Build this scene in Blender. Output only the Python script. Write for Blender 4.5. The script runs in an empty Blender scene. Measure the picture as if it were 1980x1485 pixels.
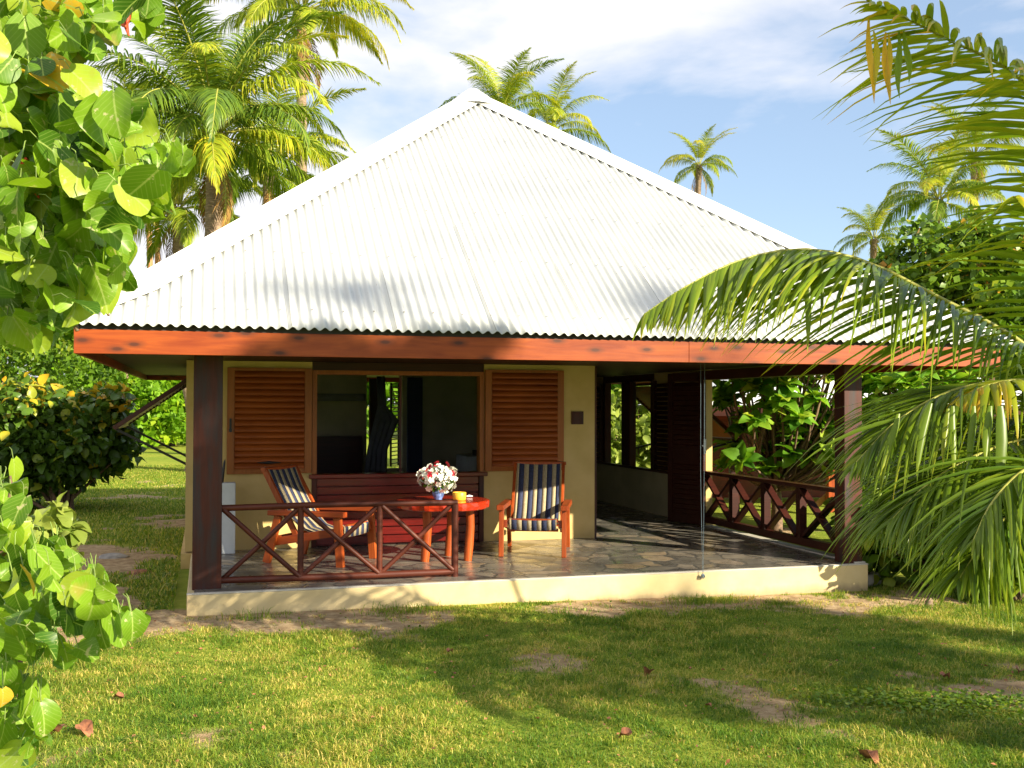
import bpy, math, random
import numpy as np
from mathutils import Vector, Matrix

random.seed(5)
R = math.radians
scene = bpy.context.scene
COL = scene.collection

# ------------------------------------------------------------------ camera
F_PX, YAW, PITCH, ROLL, EYE = 2050.0, R(16.057), R(1.108), R(.159), 1.72
cy_, sy_ = math.cos(YAW), math.sin(YAW)
_W = np.array([[cy_, -sy_, 0], [0, 0, -1], [sy_, cy_, 0]], float)
_cp, _sp = math.cos(PITCH), math.sin(PITCH)
_cr, _sr = math.cos(ROLL), math.sin(ROLL)
CAM = (np.array([[_cr, -_sr, 0], [_sr, _cr, 0], [0, 0, 1]]) @
       np.array([[1, 0, 0], [0, _cp, _sp], [0, -_sp, _cp]]) @ _W)
EYEV = np.array([0, 0, EYE])


def at(x, y, d):
    """world point seen at photo pixel x, y, d metres away"""
    return EYEV + CAM.T @ np.array([(x - 990) / F_PX, (y - 742.5) / F_PX, 1.0]) * d


camd = bpy.data.cameras.new('camera')
cam = bpy.data.objects.new('camera', camd)
COL.objects.link(cam)
camd.sensor_width = 36
camd.lens = F_PX / 1980 * 36
camd.clip_start = .05
camd.clip_end = 2000
m3 = Matrix(CAM.T.tolist())            # columns: right, down, forward
mm = Matrix((m3.col[0], -m3.col[1], -m3.col[2])).transposed()
cam.matrix_world = Matrix.Translation((0, 0, EYE)) @ mm.to_4x4()
scene.camera = cam

# ------------------------------------------------------------------ light
AZ, EL = R(38), R(24.0)
SUNV = Vector((math.sin(AZ) * math.cos(EL), -math.cos(AZ) * math.cos(EL), math.sin(EL)))
sd = bpy.data.lights.new('sun', 'SUN')
sd.energy = 5.0
sd.angle = R(.53)
sd.color = (1, .88, .66)
sun = bpy.data.objects.new('sun', sd)
COL.objects.link(sun)
sun.rotation_euler = SUNV.to_track_quat('Z', 'Y').to_euler()

world = bpy.data.worlds.new('World')
scene.world = world
world.use_nodes = True
nt = world.node_tree
nt.nodes.clear()
wo = nt.nodes.new('ShaderNodeOutputWorld')
bg = nt.nodes.new('ShaderNodeBackground')
sky = nt.nodes.new('ShaderNodeTexSky')
sky.sky_type = 'NISHITA'
sky.sun_disc = False
sky.sun_elevation = EL
sky.sun_rotation = math.atan2(SUNV.x, SUNV.y)
sky.air_density = 1.0
sky.dust_density = .3
sky.ozone_density = 2.5
bg.inputs['Strength'].default_value = .074
tc = nt.nodes.new('ShaderNodeTexCoord')
mp = nt.nodes.new('ShaderNodeMapping')
mp.inputs['Scale'].default_value = (1, 1, 2.6)
mp.inputs['Location'].default_value = (.35, .1, .23)
nz = nt.nodes.new('ShaderNodeTexNoise')
nz.inputs['Scale'].default_value = 3.0
nz.inputs['Detail'].default_value = 8
nz.inputs['Roughness'].default_value = .52
nz.inputs['Distortion'].default_value = .35
rmp = nt.nodes.new('ShaderNodeValToRGB')
rmp.color_ramp.elements[0].position = .40
rmp.color_ramp.elements[0].color = (0, 0, 0, 1)
rmp.color_ramp.elements[1].position = .60
rmp.color_ramp.elements[1].color = (1, 1, 1, 1)
# more cloud towards the left of the view
sep = nt.nodes.new('ShaderNodeSeparateXYZ')
ma = nt.nodes.new('ShaderNodeMath'); ma.operation = 'MULTIPLY_ADD'
ma.inputs[1].default_value = -.42; ma.inputs[2].default_value = .13
mb = nt.nodes.new('ShaderNodeMath'); mb.operation = 'ADD'
mixc = nt.nodes.new('ShaderNodeMixRGB')
mixc.inputs['Color2'].default_value = (5.6, 5.6, 5.95, 1)
L = nt.links.new
L(tc.outputs['Generated'], mp.inputs['Vector'])
L(mp.outputs['Vector'], nz.inputs['Vector'])
L(tc.outputs['Generated'], sep.inputs['Vector'])
L(sep.outputs['X'], ma.inputs[0])
L(nz.outputs['Fac'], mb.inputs[0])
L(ma.outputs['Value'], mb.inputs[1])
L(mb.outputs['Value'], rmp.inputs['Fac'])
L(rmp.outputs['Color'], mixc.inputs['Fac'])
skm = nt.nodes.new('ShaderNodeMixRGB')
skm.inputs['Fac'].default_value = .34
skm.inputs['Color2'].default_value = (4.1, 5.0, 6.3, 1)
L(sky.outputs['Color'], skm.inputs['Color1'])
L(skm.outputs['Color'], mixc.inputs['Color1'])
L(mixc.outputs['Color'], bg.inputs['Color'])
L(bg.outputs['Background'], wo.inputs['Surface'])

vs = scene.view_settings
vs.view_transform = 'Standard'
vs.look = 'None'
vs.gamma = 1
vs.exposure = 1.35
vs.use_curve_mapping = False
scene.cycles.max_bounces = 8
scene.cycles.transparent_max_bounces = 8

# ------------------------------------------------------------------ materials


def mat(name):
    m = bpy.data.materials.new(name)
    m.use_nodes = True
    return m, m.node_tree, m.node_tree.nodes['Principled BSDF']


def ramp(t, fac, stops):
    r = t.nodes.new('ShaderNodeValToRGB')
    e = r.color_ramp.elements
    while len(e) > len(stops):
        e.remove(e[-1])
    while len(e) < len(stops):
        e.new(.5)
    for el, (p, c) in zip(e, stops):
        el.position = p
        el.color = (c[0], c[1], c[2], 1)
    t.links.new(fac, r.inputs['Fac'])
    return r.outputs['Color']


def noise(t, vec, scale, detail=4, rough=.55, dist=0):
    n = t.nodes.new('ShaderNodeTexNoise')
    n.inputs['Scale'].default_value = scale
    n.inputs['Detail'].default_value = detail
    n.inputs['Roughness'].default_value = rough
    n.inputs['Distortion'].default_value = dist
    if vec is not None:
        t.links.new(vec, n.inputs['Vector'])
    return n.outputs['Fac']


def coords(t, scale=(1, 1, 1), kind='Object'):
    c = t.nodes.new('ShaderNodeTexCoord')
    m = t.nodes.new('ShaderNodeMapping')
    m.inputs['Scale'].default_value = scale
    t.links.new(c.outputs[kind], m.inputs['Vector'])
    return m.outputs['Vector']


def mix(t, fac, a, b, mode='MIX'):
    n = t.nodes.new('ShaderNodeMixRGB')
    n.blend_type = mode
    for s, v in (('Fac', fac), ('Color1', a), ('Color2', b)):
        if isinstance(v, (int, float)):
            n.inputs[s].default_value = v
        elif isinstance(v, tuple):
            n.inputs[s].default_value = (v[0], v[1], v[2], 1)
        else:
            t.links.new(v, n.inputs[s])
    return n.outputs['Color']


def bump(t, b, height, strength, dist=.01):
    n = t.nodes.new('ShaderNodeBump')
    n.inputs['Strength'].default_value = strength
    n.inputs['Distance'].default_value = dist
    t.links.new(height, n.inputs['Height'])
    t.links.new(n.outputs['Normal'], b.inputs['Normal'])


def wood(name, dark, light, axis='X', rough=.35, knots=None, coat=0.0, fine=1.0, grey=None):
    m, t, b = mat(name)
    s = {'X': (1.2, 14, 14), 'Y': (14, 1.2, 14), 'Z': (14, 14, 1.2)}[axis]
    v = coords(t, tuple(q * fine for q in s))
    n = noise(t, v, 1.6, 6, .6, 1.2)
    c = ramp(t, n, [(.3, dark), (.55, tuple((a + q) / 2 for a, q in zip(dark, light))), (.72, light)])
    n2 = noise(t, coords(t, (1, 1, 1)), 1.7, 3)
    c = mix(t, .35, c, ramp(t, n2, [(.35, dark), (.65, light)]))
    if grey:
        g = noise(t, coords(t, (9, 9, 1.5)), 1.3, 5)
        c = mix(t, ramp(t, g, [(.45, (0, 0, 0)), (.7, (1, 1, 1))]), c, grey)
    if knots:
        k = t.nodes.new('ShaderNodeTexVoronoi')
        k.inputs['Scale'].default_value = 1.0; k.voronoi_dimensions = '2D'
        sx_ = t.nodes.new('ShaderNodeSeparateXYZ'); cx2 = t.nodes.new('ShaderNodeCombineXYZ')
        t.links.new(cx2.outputs[0], k.inputs['Vector']); t.links.new(sx_.outputs['Y' if axis == 'Y' else 'X'], cx2.inputs['X']); t.links.new(sx_.outputs['Z'], cx2.inputs['Y'])
        t.links.new(coords(t, {'X': (2.4, 1, 6.5), 'Y': (1, 2.4, 6.5), 'Z': (6, 6, 2)}[axis]), sx_.inputs[0])
        kc = ramp(t, k.outputs['Distance'], [(.06, (1, 1, 1)), (.12, (.5, .5, .5)), (.25, (0, 0, 0))])
        c = mix(t, kc, c, knots)
    t.links.new(c, b.inputs['Base Color'])
    b.inputs['Roughness'].default_value = rough
    b.inputs['Coat Weight'].default_value = coat
    b.inputs['Specular IOR Level'].default_value = .3
    b.inputs['Coat Roughness'].default_value = .2
    bump(t, b, n, .25, .004)
    return m


M = {}
M['fascia'] = wood('fascia_wood', (.16, .021, .003), (.36, .078, .009), 'X', .45, knots=(.07, .018, .008), fine=.8)
M['fascia_y'] = wood('fascia_wood_side', (.20, .02, .005), (.38, .06, .011), 'Y', .45, knots=(.14, .04, .015), fine=.8)
M['dark'] = wood('dark_stained_wood', (.02, .005, .004), (.06, .014, .008), 'X', .4)
M['dark_y'] = wood('dark_stained_wood_lengthwise', (.028, .008, .005), (.08, .02, .012), 'Y', .33)
M['post'] = wood('post_wood', (.035, .007, .004), (.095, .018, .008), 'Z', .5, grey=(.03, .024, .026))
M['rail'] = wood('rail_wood', (.045, .010, .006), (.12, .026, .011), 'X', .5)
M['shutter'] = wood('shutter_wood', (.17, .035, .006), (.36, .09, .014), 'X', .45)
M['shutter_frame'] = wood('shutter_frame_wood', (.20, .06, .010), (.38, .12, .02), 'Z', .4)
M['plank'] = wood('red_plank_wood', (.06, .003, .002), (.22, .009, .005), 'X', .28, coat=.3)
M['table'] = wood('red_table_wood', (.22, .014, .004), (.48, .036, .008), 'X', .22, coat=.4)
M['chair'] = wood('chair_wood', (.20, .03, .007), (.47, .10, .016), 'Z', .4, coat=.12)
M['chair_y'] = wood('chair_wood_lengthwise', (.17, .024, .006), (.42, .08, .014), 'Y', .4, coat=.12)
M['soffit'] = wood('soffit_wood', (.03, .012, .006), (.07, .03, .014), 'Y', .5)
M['pale_wood'] = wood('pale_wood', (.30, .13, .05), (.50, .25, .1), 'Z', .5)


def plaster(name, a, b_, sc=3, dirt=True):
    m, t, b = mat(name)
    v = coords(t)
    n = noise(t, v, sc, 6)
    c = ramp(t, n, [(.35, a), (.65, b_)])
    if dirt:
        v2 = coords(t, (2, 2, 6))
        d = noise(t, v2, 5, 8, .7)
        c = mix(t, ramp(t, d, [(.62, (0, 0, 0)), (.75, (.4, .4, .4))]), c, (.30, .23, .14))
    t.links.new(c, b.inputs['Base Color'])
    b.inputs['Roughness'].default_value = .75
    bump(t, b, noise(t, v, 60, 5), .2, .003)
    return m


M['cream'] = plaster('cream_plaster', (.50, .36, .13), (.58, .43, .18))
M['plinth'] = plaster('plinth_plaster', (.55, .43, .21), (.63, .51, .28))
_m = M['plinth']; _t = _m.node_tree; _b = _t.nodes['Principled BSDF']
_c = _b.inputs['Base Color'].links[0].from_socket
_s = _t.nodes.new('ShaderNodeSeparateXYZ'); _t.links.new(coords(_t), _s.inputs[0])
_a = _t.nodes.new('ShaderNodeMath'); _a.operation = 'MULTIPLY_ADD'; _a.inputs[1].default_value = .16
_t.links.new(noise(_t, coords(_t, (1, 1, .3)), 7, 7, .7), _a.inputs[0]); _t.links.new(_s.outputs['Z'], _a.inputs[2])
_r = ramp(_t, _a.outputs[0], [(.07, (.8, .8, .8)), (.135, (0, 0, 0))])
_t.links.new(mix(_t, _r, _c, (.30, .22, .13)), _b.inputs['Base Color'])
M['inner'] = plaster('inner_plaster', (.42, .39, .26), (.52, .48, .33), dirt=False)
M['kerb'] = plaster('pale_kerb', (.42, .40, .34), (.55, .52, .45))

# white corrugated metal
m, t, b = mat('white_roof_metal')
v = coords(t)
c = ramp(t, noise(t, v, 1.3, 7, .6), [(.35, (.46, .48, .475)), (.62, (.54, .555, .54))])
st = noise(t, coords(t, (9, 1.2, 1.2)), 3, 6, .65)
c = mix(t, ramp(t, st, [(.5, (0, 0, 0)), (.78, (.5, .5, .5))]), c, (.42, .42, .38))
sp = noise(t, v, 42, 2, .4)
c = mix(t, ramp(t, sp, [(.745, (0, 0, 0)), (.765, (.8, .8, .8))]), c, (.25, .22, .18))
t.links.new(c, b.inputs['Base Color'])
b.inputs['Roughness'].default_value = .42
bump(t, b, noise(t, v, 2.2, 3), .25, .03)
M['roof'] = m
m, t, b = mat('white_cap_metal')
c = ramp(t, noise(t, coords(t), 2.4, 6), [(.35, (.70, .71, .70)), (.62, (.80, .80, .79))])
t.links.new(c, b.inputs['Base Color'])
b.inputs['Roughness'].default_value = .4
M['cap'] = m


def plain(name, col, rough=.5, metal=0, var=.25, sc=8):
    m, t, b = mat(name)
    lo = tuple(c * (1 - var) for c in col)
    hi = tuple(min(1, c * (1 + var)) for c in col)
    c = ramp(t, noise(t, coords(t), sc, 5), [(.35, lo), (.65, hi)])
    t.links.new(c, b.inputs['Base Color'])
    b.inputs['Roughness'].default_value = rough
    b.inputs['Metallic'].default_value = metal
    return m


M['iron'] = plain('dark_iron', (.03, .03, .03), .4, .7)
M['gap_dark'] = plain('dark_gap', (.025, .022, .02), .8)  # near-black for the eave gap shade and the sheet lap lines
M['navy'] = plain('navy_cloth', (.022, .03, .075), .85, var=.3, sc=60)
M['ecru'] = plain('ecru_cloth', (.34, .28, .17), .85, var=.15, sc=60)
M['white_box'] = plain('white_board', (.62, .66, .70), .4, var=.06)
M['vase'] = plain('blue_glaze', (.10, .16, .36), .15, var=.6, sc=30)
M['yellow'] = plain('yellow_clay', (.75, .42, .03), .45, var=.12)
M['cord'] = plain('pale_blue_cord', (.14, .20, .24), .6)
M['net'] = plain('pale_net', (.12, .13, .16), .9, var=.1)
M['white_cloth'] = plain('white_cloth', (.14, .145, .14), .9, var=.08)
M['dead'] = plain('dead_leaf', (.28, .11, .05), .7, var=.5, sc=25)
M['stone'] = plain('grey_stone', (.30, .28, .25), .9, var=.3, sc=9)
M['dark_box'] = plain('near_black', (.015, .014, .013), .5)
M['coconut'] = plain('coconut_husk', (.22, .20, .04), .5, var=.4)

# flagstone floor
m, t, b = mat('flagstone')
v = coords(t)
w = noise(t, v, 2.2, 3)
wv = t.nodes.new('ShaderNodeVectorMath'); wv.operation = 'ADD'
sc_ = t.nodes.new('ShaderNodeVectorMath'); sc_.operation = 'SCALE'; sc_.inputs['Scale'].default_value = .28
nn = t.nodes.new('ShaderNodeTexNoise'); nn.inputs['Scale'].default_value = 2.6; nn.inputs['Detail'].default_value = 3
t.links.new(v, nn.inputs['Vector'])
t.links.new(nn.outputs['Color'], sc_.inputs[0])
t.links.new(v, wv.inputs[0]); t.links.new(sc_.outputs['Vector'], wv.inputs[1])
ve = t.nodes.new('ShaderNodeTexVoronoi'); ve.feature = 'DISTANCE_TO_EDGE'; ve.voronoi_dimensions = '2D'
ve.inputs['Scale'].default_value = 3.6
vc = t.nodes.new('ShaderNodeTexVoronoi'); vc.voronoi_dimensions = '2D'; vc.inputs['Scale'].default_value = 3.6
t.links.new(wv.outputs['Vector'], ve.inputs['Vector']); t.links.new(wv.outputs['Vector'], vc.inputs['Vector'])
sepc = t.nodes.new('ShaderNodeSeparateColor'); t.links.new(vc.outputs['Color'], sepc.inputs['Color'])
stone = ramp(t, sepc.outputs['Red'], [(.0, (.10, .095, .085)), (.35, (.16, .15, .13)), (.6, (.20, .19, .165)), (.85, (.25, .22, .18)), (1, (.31, .24, .16))])
stone = mix(t, .7, stone, ramp(t, noise(t, v, 9, 7, .65), [(.3, (.35, .35, .37)), (.7, (1.15, 1.1, 1.0))]), 'MULTIPLY')
gm = ramp(t, ve.outputs['Distance'], [(.035, (0, 0, 0)), (.075, (1, 1, 1))])
c = mix(t, gm, (.085, .082, .075), stone)
t.links.new(c, b.inputs['Base Color'])
rr = ramp(t, noise(t, v, 4, 5), [(.3, (.16, .16, .16)), (.7, (.42, .42, .42))])
t.links.new(rr, b.inputs['Roughness'])
bump(t, b, gm, .5, .006)
M['flag'] = m


def leafmat(name, stops, rough=.4, trans=.35, uvveins=False, spots=False, objrand=0.0, tcol=(1.25, 1.3, .6), coat=0.0):
    """stops: ramp over the per-leaf 'tint' attribute"""
    m, t, b = mat(name)
    a = t.nodes.new('ShaderNodeAttribute'); a.attribute_name = 'tint'
    fac = a.outputs['Fac']
    if objrand:
        oi = t.nodes.new('ShaderNodeObjectInfo')
        mm_ = t.nodes.new('ShaderNodeMath'); mm_.operation = 'MULTIPLY_ADD'
        mm_.inputs[1].default_value = objrand; 
        t.links.new(oi.outputs['Random'], mm_.inputs[0]); t.links.new(fac, mm_.inputs[2])
        sb = t.nodes.new('ShaderNodeMath'); sb.operation = 'SUBTRACT'; sb.inputs[1].default_value = objrand / 2
        t.links.new(mm_.outputs[0], sb.inputs[0]); fac = sb.outputs[0]
    c = ramp(t, fac, stops)
    c = mix(t, .5, c, ramp(t, noise(t, coords(t), 14 if uvveins else 5, 4), [(.3, (.7, .72, .7)), (.7, (1.2, 1.2, 1.1))]), 'MULTIPLY')
    if uvveins:
        uv = t.nodes.new('ShaderNodeUVMap'); uv.uv_map = 'leaf'
        s = t.nodes.new('ShaderNodeSeparateXYZ'); t.links.new(uv.outputs['UV'], s.inputs[0])
        ab = t.nodes.new('ShaderNodeMath'); ab.operation = 'ABSOLUTE'; t.links.new(s.outputs['Y'], ab.inputs[0])
        w1 = t.nodes.new('ShaderNodeMath'); w1.operation = 'MULTIPLY_ADD'; w1.inputs[1].default_value = -1.0
        t.links.new(ab.outputs[0], w1.inputs[0]); t.links.new(s.outputs['X'], w1.inputs[2])
        w2 = t.nodes.new('ShaderNodeMath'); w2.operation = 'MULTIPLY'; w2.inputs[1].default_value = 6.5
        t.links.new(w1.outputs[0], w2.inputs[0])
        w3 = t.nodes.new('ShaderNodeMath'); w3.operation = 'PINGPONG'; w3.inputs[1].default_value = .5
        t.links.new(w2.outputs[0], w3.inputs[0])
        side = ramp(t, w3.outputs[0], [(.03, (.28, .28, .28)), (.12, (0, 0, 0))])
        mid = ramp(t, ab.outputs[0], [(.012, (.8, .8, .8)), (.035, (0, 0, 0))])
        vein = mix(t, 1.0, side, mid, 'ADD')
        c = mix(t, vein, c, (.36, .46, .12))
        bump(t, b, vein, -.35, .004)
        if spots:
            sp_ = noise(t, coords(t), 30, 4, .7)
            c = mix(t, ramp(t, sp_, [(.62, (0, 0, 0)), (.67, (.85, .85, .85))]), c, (.50, .46, .26))
            hb = noise(t, coords(t, (1, 1, 1)), 6, 3)
            c = mix(t, ramp(t, hb, [(.67, (0, 0, 0)), (.73, (.7, .7, .7))]), c, (.34, .26, .06))
    t.links.new(c, b.inputs['Base Color'])
    b.inputs['Roughness'].default_value = rough
    b.inputs['Specular IOR Level'].default_value = .28
    b.inputs['Coat Weight'].default_value = coat
    b.inputs['Coat Roughness'].default_value = .3
    tr = t.nodes.new('ShaderNodeBsdfTranslucent')
    t.links.new(mix(t, 1, c, tcol, 'MULTIPLY'), tr.inputs['Color'])
    ms = t.nodes.new('ShaderNodeMixShader'); ms.inputs[0].default_value = trans
    t.links.new(b.outputs[0], ms.inputs[1]); t.links.new(tr.outputs[0], ms.inputs[2])
    t.links.new(ms.outputs[0], t.nodes['Material Output'].inputs['Surface'])
    return m


M['bigleaf'] = leafmat('round_leaf', [(0, (.04, .11, .008)), (.3, (.11, .23, .013)), (.65, (.22, .36, .02)), (.9, (.38, .45, .05)), (1, (.62, .36, .03))],
                       .42, .4, True, True, coat=.12)
M['frond_near'] = leafmat('near_frond', [(0, (.055, .115, .008)), (.5, (.17, .25, .014)), (.85, (.36, .38, .02)), (1, (.62, .38, .03))], .35, .4, coat=.15)
M['frond'] = leafmat('palm_frond', [(0, (.07, .14, .022)), (.45, (.19, .28, .022)), (.8, (.38, .42, .025)), (1, (.52, .42, .03))], .4, .35, objrand=.7)
M['frond_yellow'] = leafmat('yellow_palm_frond', [(0, (.12, .20, .018)), (.5, (.30, .36, .025)), (1, (.60, .48, .03))], .4, .4, objrand=.5)
M['frond_dead'] = leafmat('dead_frond', [(0, (.10, .05, .015)), (1, (.36, .2, .06))], .7, .25, objrand=.3)
M['croton'] = leafmat('croton_leaf', [(0, (.04, .085, .012)), (.5, (.09, .17, .018)), (.72, (.30, .32, .025)), (1, (.72, .38, .03))], .35, .25)
M['plumeria'] = leafmat('plumeria_leaf', [(0, (.06, .18, .014)), (.6, (.19, .38, .025)), (1, (.42, .50, .05))], .5, .4)
M['shrub'] = leafmat('shrub_leaf', [(0, (.04, .10, .008)), (.6, (.12, .22, .014)), (1, (.34, .38, .03))], .4, .35)
M['lime'] = leafmat('lime_shrub_leaf', [(0, (.14, .22, .03)), (1, (.4, .46, .1))], .4, .4)
M['ficus'] = leafmat('dark_tree_leaf', [(0, (.05, .11, .012)), (.6, (.14, .24, .018)), (.85, (.30, .34, .03)), (1, (.45, .22, .03))], .35, .25)
M['wood_far'] = leafmat('woodland_leaf', [(0, (.08, .19, .012)), (.6, (.20, .38, .015)), (1, (.40, .50, .03))], .5, .4)
M['grass'] = leafmat('grass_blade', [(0, (.07, .16, .014)), (.4, (.15, .25, .022)), (.75, (.32, .38, .045)), (1, (.66, .52, .15))], .5, .4)
M['petal'] = plain('white_petal', (.85, .86, .78), .6, var=.06)
M['petal_red'] = plain('red_petal', (.55, .02, .04), .6, var=.3)
M['stem'] = plain('twig_bark', (.16, .10, .06), .8, var=.4, sc=30)
M['green_stem'] = plain('green_stem', (.18, .26, .05), .6, var=.3)
M['rachis'] = plain('frond_rib', (.30, .30, .05), .5, var=.2)

# bark for coconut trunks
m, t, b = mat('coconut_bark')
v = coords(t, (1, 1, 1))
n = noise(t, coords(t, (3, 3, 14)), 2, 6, .6)
c = ramp(t, n, [(.3, (.11, .07, .045)), (.55, (.24, .17, .11)), (.75, (.40, .29, .18))])
t.links.new(c, b.inputs['Base Color']); b.inputs['Roughness'].default_value = .85
bump(t, b, n, .6, .03)
M['bark'] = m

# ------------------------------------------------------------------ mesh helpers


class MB:
    def __init__(s):
        s.v = []; s.f = []; s.mi = []; s.sm = []

    def add(s, vs, fs, mi=0, smooth=False):
        o = len(s.v)
        s.v += [tuple(map(float, q)) for q in vs]
        for f in fs:
            s.f.append(tuple(i + o for i in f)); s.mi.append(mi); s.sm.append(smooth)

    def box(s, a, b, mi=0):
        x0, y0, z0 = a; x1, y1, z1 = b
        s.add([(x0, y0, z0), (x1, y0, z0), (x1, y1, z0), (x0, y1, z0), (x0, y0, z1), (x1, y0, z1), (x1, y1, z1), (x0, y1, z1)],
              [(0, 3, 2, 1), (4, 5, 6, 7), (0, 1, 5, 4), (1, 2, 6, 5), (2, 3, 7, 6), (3, 0, 4, 7)], mi)

    def beam(s, p, q, w, h, up=(0, 0, 1), mi=0, taper=1.0):
        p = Vector(p); q = Vector(q); d = (q - p).normalized(); u = Vector(up)
        if abs(d.dot(u)) > .99: u = Vector((0, 1, 0))
        side = d.cross(u).normalized(); u = side.cross(d).normalized()
        vs = []
        for c, k in ((p, 1), (q, taper)):
            for sx, sz in ((-1, -1), (1, -1), (1, 1), (-1, 1)):
                vs.append(c + side * w / 2 * sx * k + u * h / 2 * sz * k)
        s.add(vs, [(0, 1, 2, 3), (7, 6, 5, 4), (0, 4, 5, 1), (1, 5, 6, 2), (2, 6, 7, 3), (3, 7, 4, 0)], mi)

    def tube(s, pts, rad, n=8, mi=0, cap=True):
        pts = [Vector(p) for p in pts]
        if not hasattr(rad, '__len__'): rad = [rad] * len(pts)
        vs = []
        for i, p in enumerate(pts):
            d = (pts[min(i + 1, len(pts) - 1)] - pts[max(i - 1, 0)]).normalized()
            u = Vector((0, 0, 1)) if abs(d.z) < .9 else Vector((1, 0, 0))
            a = d.cross(u).normalized(); b_ = a.cross(d).normalized()
            for k in range(n):
                th = 2 * math.pi * k / n
                vs.append(p + (a * math.cos(th) + b_ * math.sin(th)) * rad[i])
        fs = []
        for i in range(len(pts) - 1):
            for k in range(n):
                fs.append((i * n + k, i * n + (k + 1) % n, (i + 1) * n + (k + 1) % n, (i + 1) * n + k))
        s.add(vs, fs, mi, True)
        if cap:
            s.add(vs[:n], [tuple(range(n))[::-1]], mi); s.add(vs[-n:], [tuple(range(n))], mi)

    def build(s, name, mats, parent=None, bevel=0):
        me = bpy.data.meshes.new(name)
        me.from_pydata(s.v, [], s.f)
        for m_ in (mats if isinstance(mats, (list, tuple)) else [mats]): me.materials.append(m_)
        me.polygons.foreach_set('material_index', s.mi)
        me.polygons.foreach_set('use_smooth', s.sm)
        me.update()
        o = bpy.data.objects.new(name, me)
        COL.objects.link(o)
        if parent is not None: o.parent = parent
        if bevel:
            bv = o.modifiers.new('bevel', 'BEVEL'); bv.width = bevel; bv.segments = 2; bv.limit_method = 'ANGLE'
        return o


def tag(o, label=None, cat=None, group=None, kind=None):
    for k, v_ in (('label', label), ('category', cat), ('group', group), ('kind', kind)):
        if v_: o[k] = v_
    return o


def empty(name, label, cat, loc=(0, 0, 0), rz=0, group=None, kind=None):
    o = bpy.data.objects.new(name, None)
    COL.objects.link(o)
    o.location = tuple(map(float, loc)); o.rotation_euler = (0, 0, rz); o.empty_display_size = .2
    return tag(o, label, cat, group, kind)


def npmesh(name, V, F3, F4, mats, tint=None, uv=None, parent=None, smooth=True, link=True, matidx=None):
    """V (n,3); F3 (a,3) and F4 (b,4) index arrays; tint per vertex; uv per vertex"""
    me = bpy.data.meshes.new(name)
    F3 = np.zeros((0, 3), np.int32) if F3 is None else np.asarray(F3, np.int32)
    F4 = np.zeros((0, 4), np.int32) if F4 is None else np.asarray(F4, np.int32)
    me.vertices.add(len(V)); me.vertices.foreach_set('co', np.asarray(V, np.float32).ravel())
    li = np.concatenate([F3.ravel(), F4.ravel()])
    me.loops.add(len(li)); me.loops.foreach_set('vertex_index', li)
    npoly = len(F3) + len(F4)
    me.polygons.add(npoly)
    st = np.concatenate([np.arange(len(F3)) * 3, len(F3) * 3 + np.arange(len(F4)) * 4]).astype(np.int32)
    me.polygons.foreach_set('loop_start', st)
    if smooth: me.polygons.foreach_set('use_smooth', np.ones(npoly, bool))
    if matidx is not None: me.polygons.foreach_set('material_index', matidx)
    me.update(calc_edges=True)
    if tint is not None:
        a = me.attributes.new('tint', 'FLOAT', 'POINT'); a.data.foreach_set('value', np.asarray(tint, np.float32))
    if uv is not None:
        l = me.uv_layers.new(name='leaf'); l.data.foreach_set('uv', np.asarray(uv, np.float32)[li].ravel())
    for m_ in (mats if isinstance(mats, (list, tuple)) else [mats]): me.materials.append(m_)
    if not link: return me
    o = bpy.data.objects.new(name, me); COL.objects.link(o)
    if parent is not None: o.parent = parent
    return o


def unit(a):
    return a / np.maximum(np.linalg.norm(a, axis=-1, keepdims=True), 1e-9)


# ---- leaf templates: x along, y across, z normal
def leaf_template(kind):
    if kind == 'tiny':      # folded diamond
        V = np.array([[0, 0, 0], [.45, .24, .05], [.45, -.24, .05], [.5, 0, 0], [1, 0, -.06]])
        return V, np.array([[0, 3, 1], [0, 2, 3], [3, 4, 1], [3, 2, 4]]), None
    if kind == 'narrow':
        V = np.array([[0, 0, 0], [.3, .12, .03], [.3, -.12, .03], [.65, .13, .0], [.65, -.13, 0], [1, 0, -.15], [.3, 0, 0], [.65, 0, -.03]])
        return V, np.array([[0, 6, 1], [0, 2, 6], [7, 5, 3], [7, 4, 5]]), np.array([[6, 7, 3, 1], [2, 4, 7, 6]])
    # round / ovate grid
    us = {'round': [0, .08, .22, .4, .58, .75, .89, 1.0], 'ovate': [0, .1, .3, .5, .7, .87, 1.0]}[kind]
    ws = {'round': [.16, .36, .47, .51, .50, .43, .31, .10], 'ovate': [.02, .2, .32, .33, .26, .14, .01]}[kind]
    ys = [-1, -.55, 0, .55, 1]
    V = []
    for i, (u, w_) in enumerate(zip(us, ws)):
        for y in ys:
            back = -.10 * abs(y) if (kind == 'round' and i == 0) else 0
            V.append([u + back, y * w_, .30 * abs(y) * w_ - .26 * u * u + .05 * math.sin(8 * u + 3 * y) * abs(y)])
    F = []
    n = len(ys)
    for i in range(len(us) - 1):
        for j in range(n - 1):
            F.append([i * n + j, (i + 1) * n + j, (i + 1) * n + j + 1, i * n + j + 1])
    return np.array(V), None, np.array(F)


TPL = {k: leaf_template(k) for k in ('tiny', 'narrow', 'round', 'ovate')}


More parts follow.
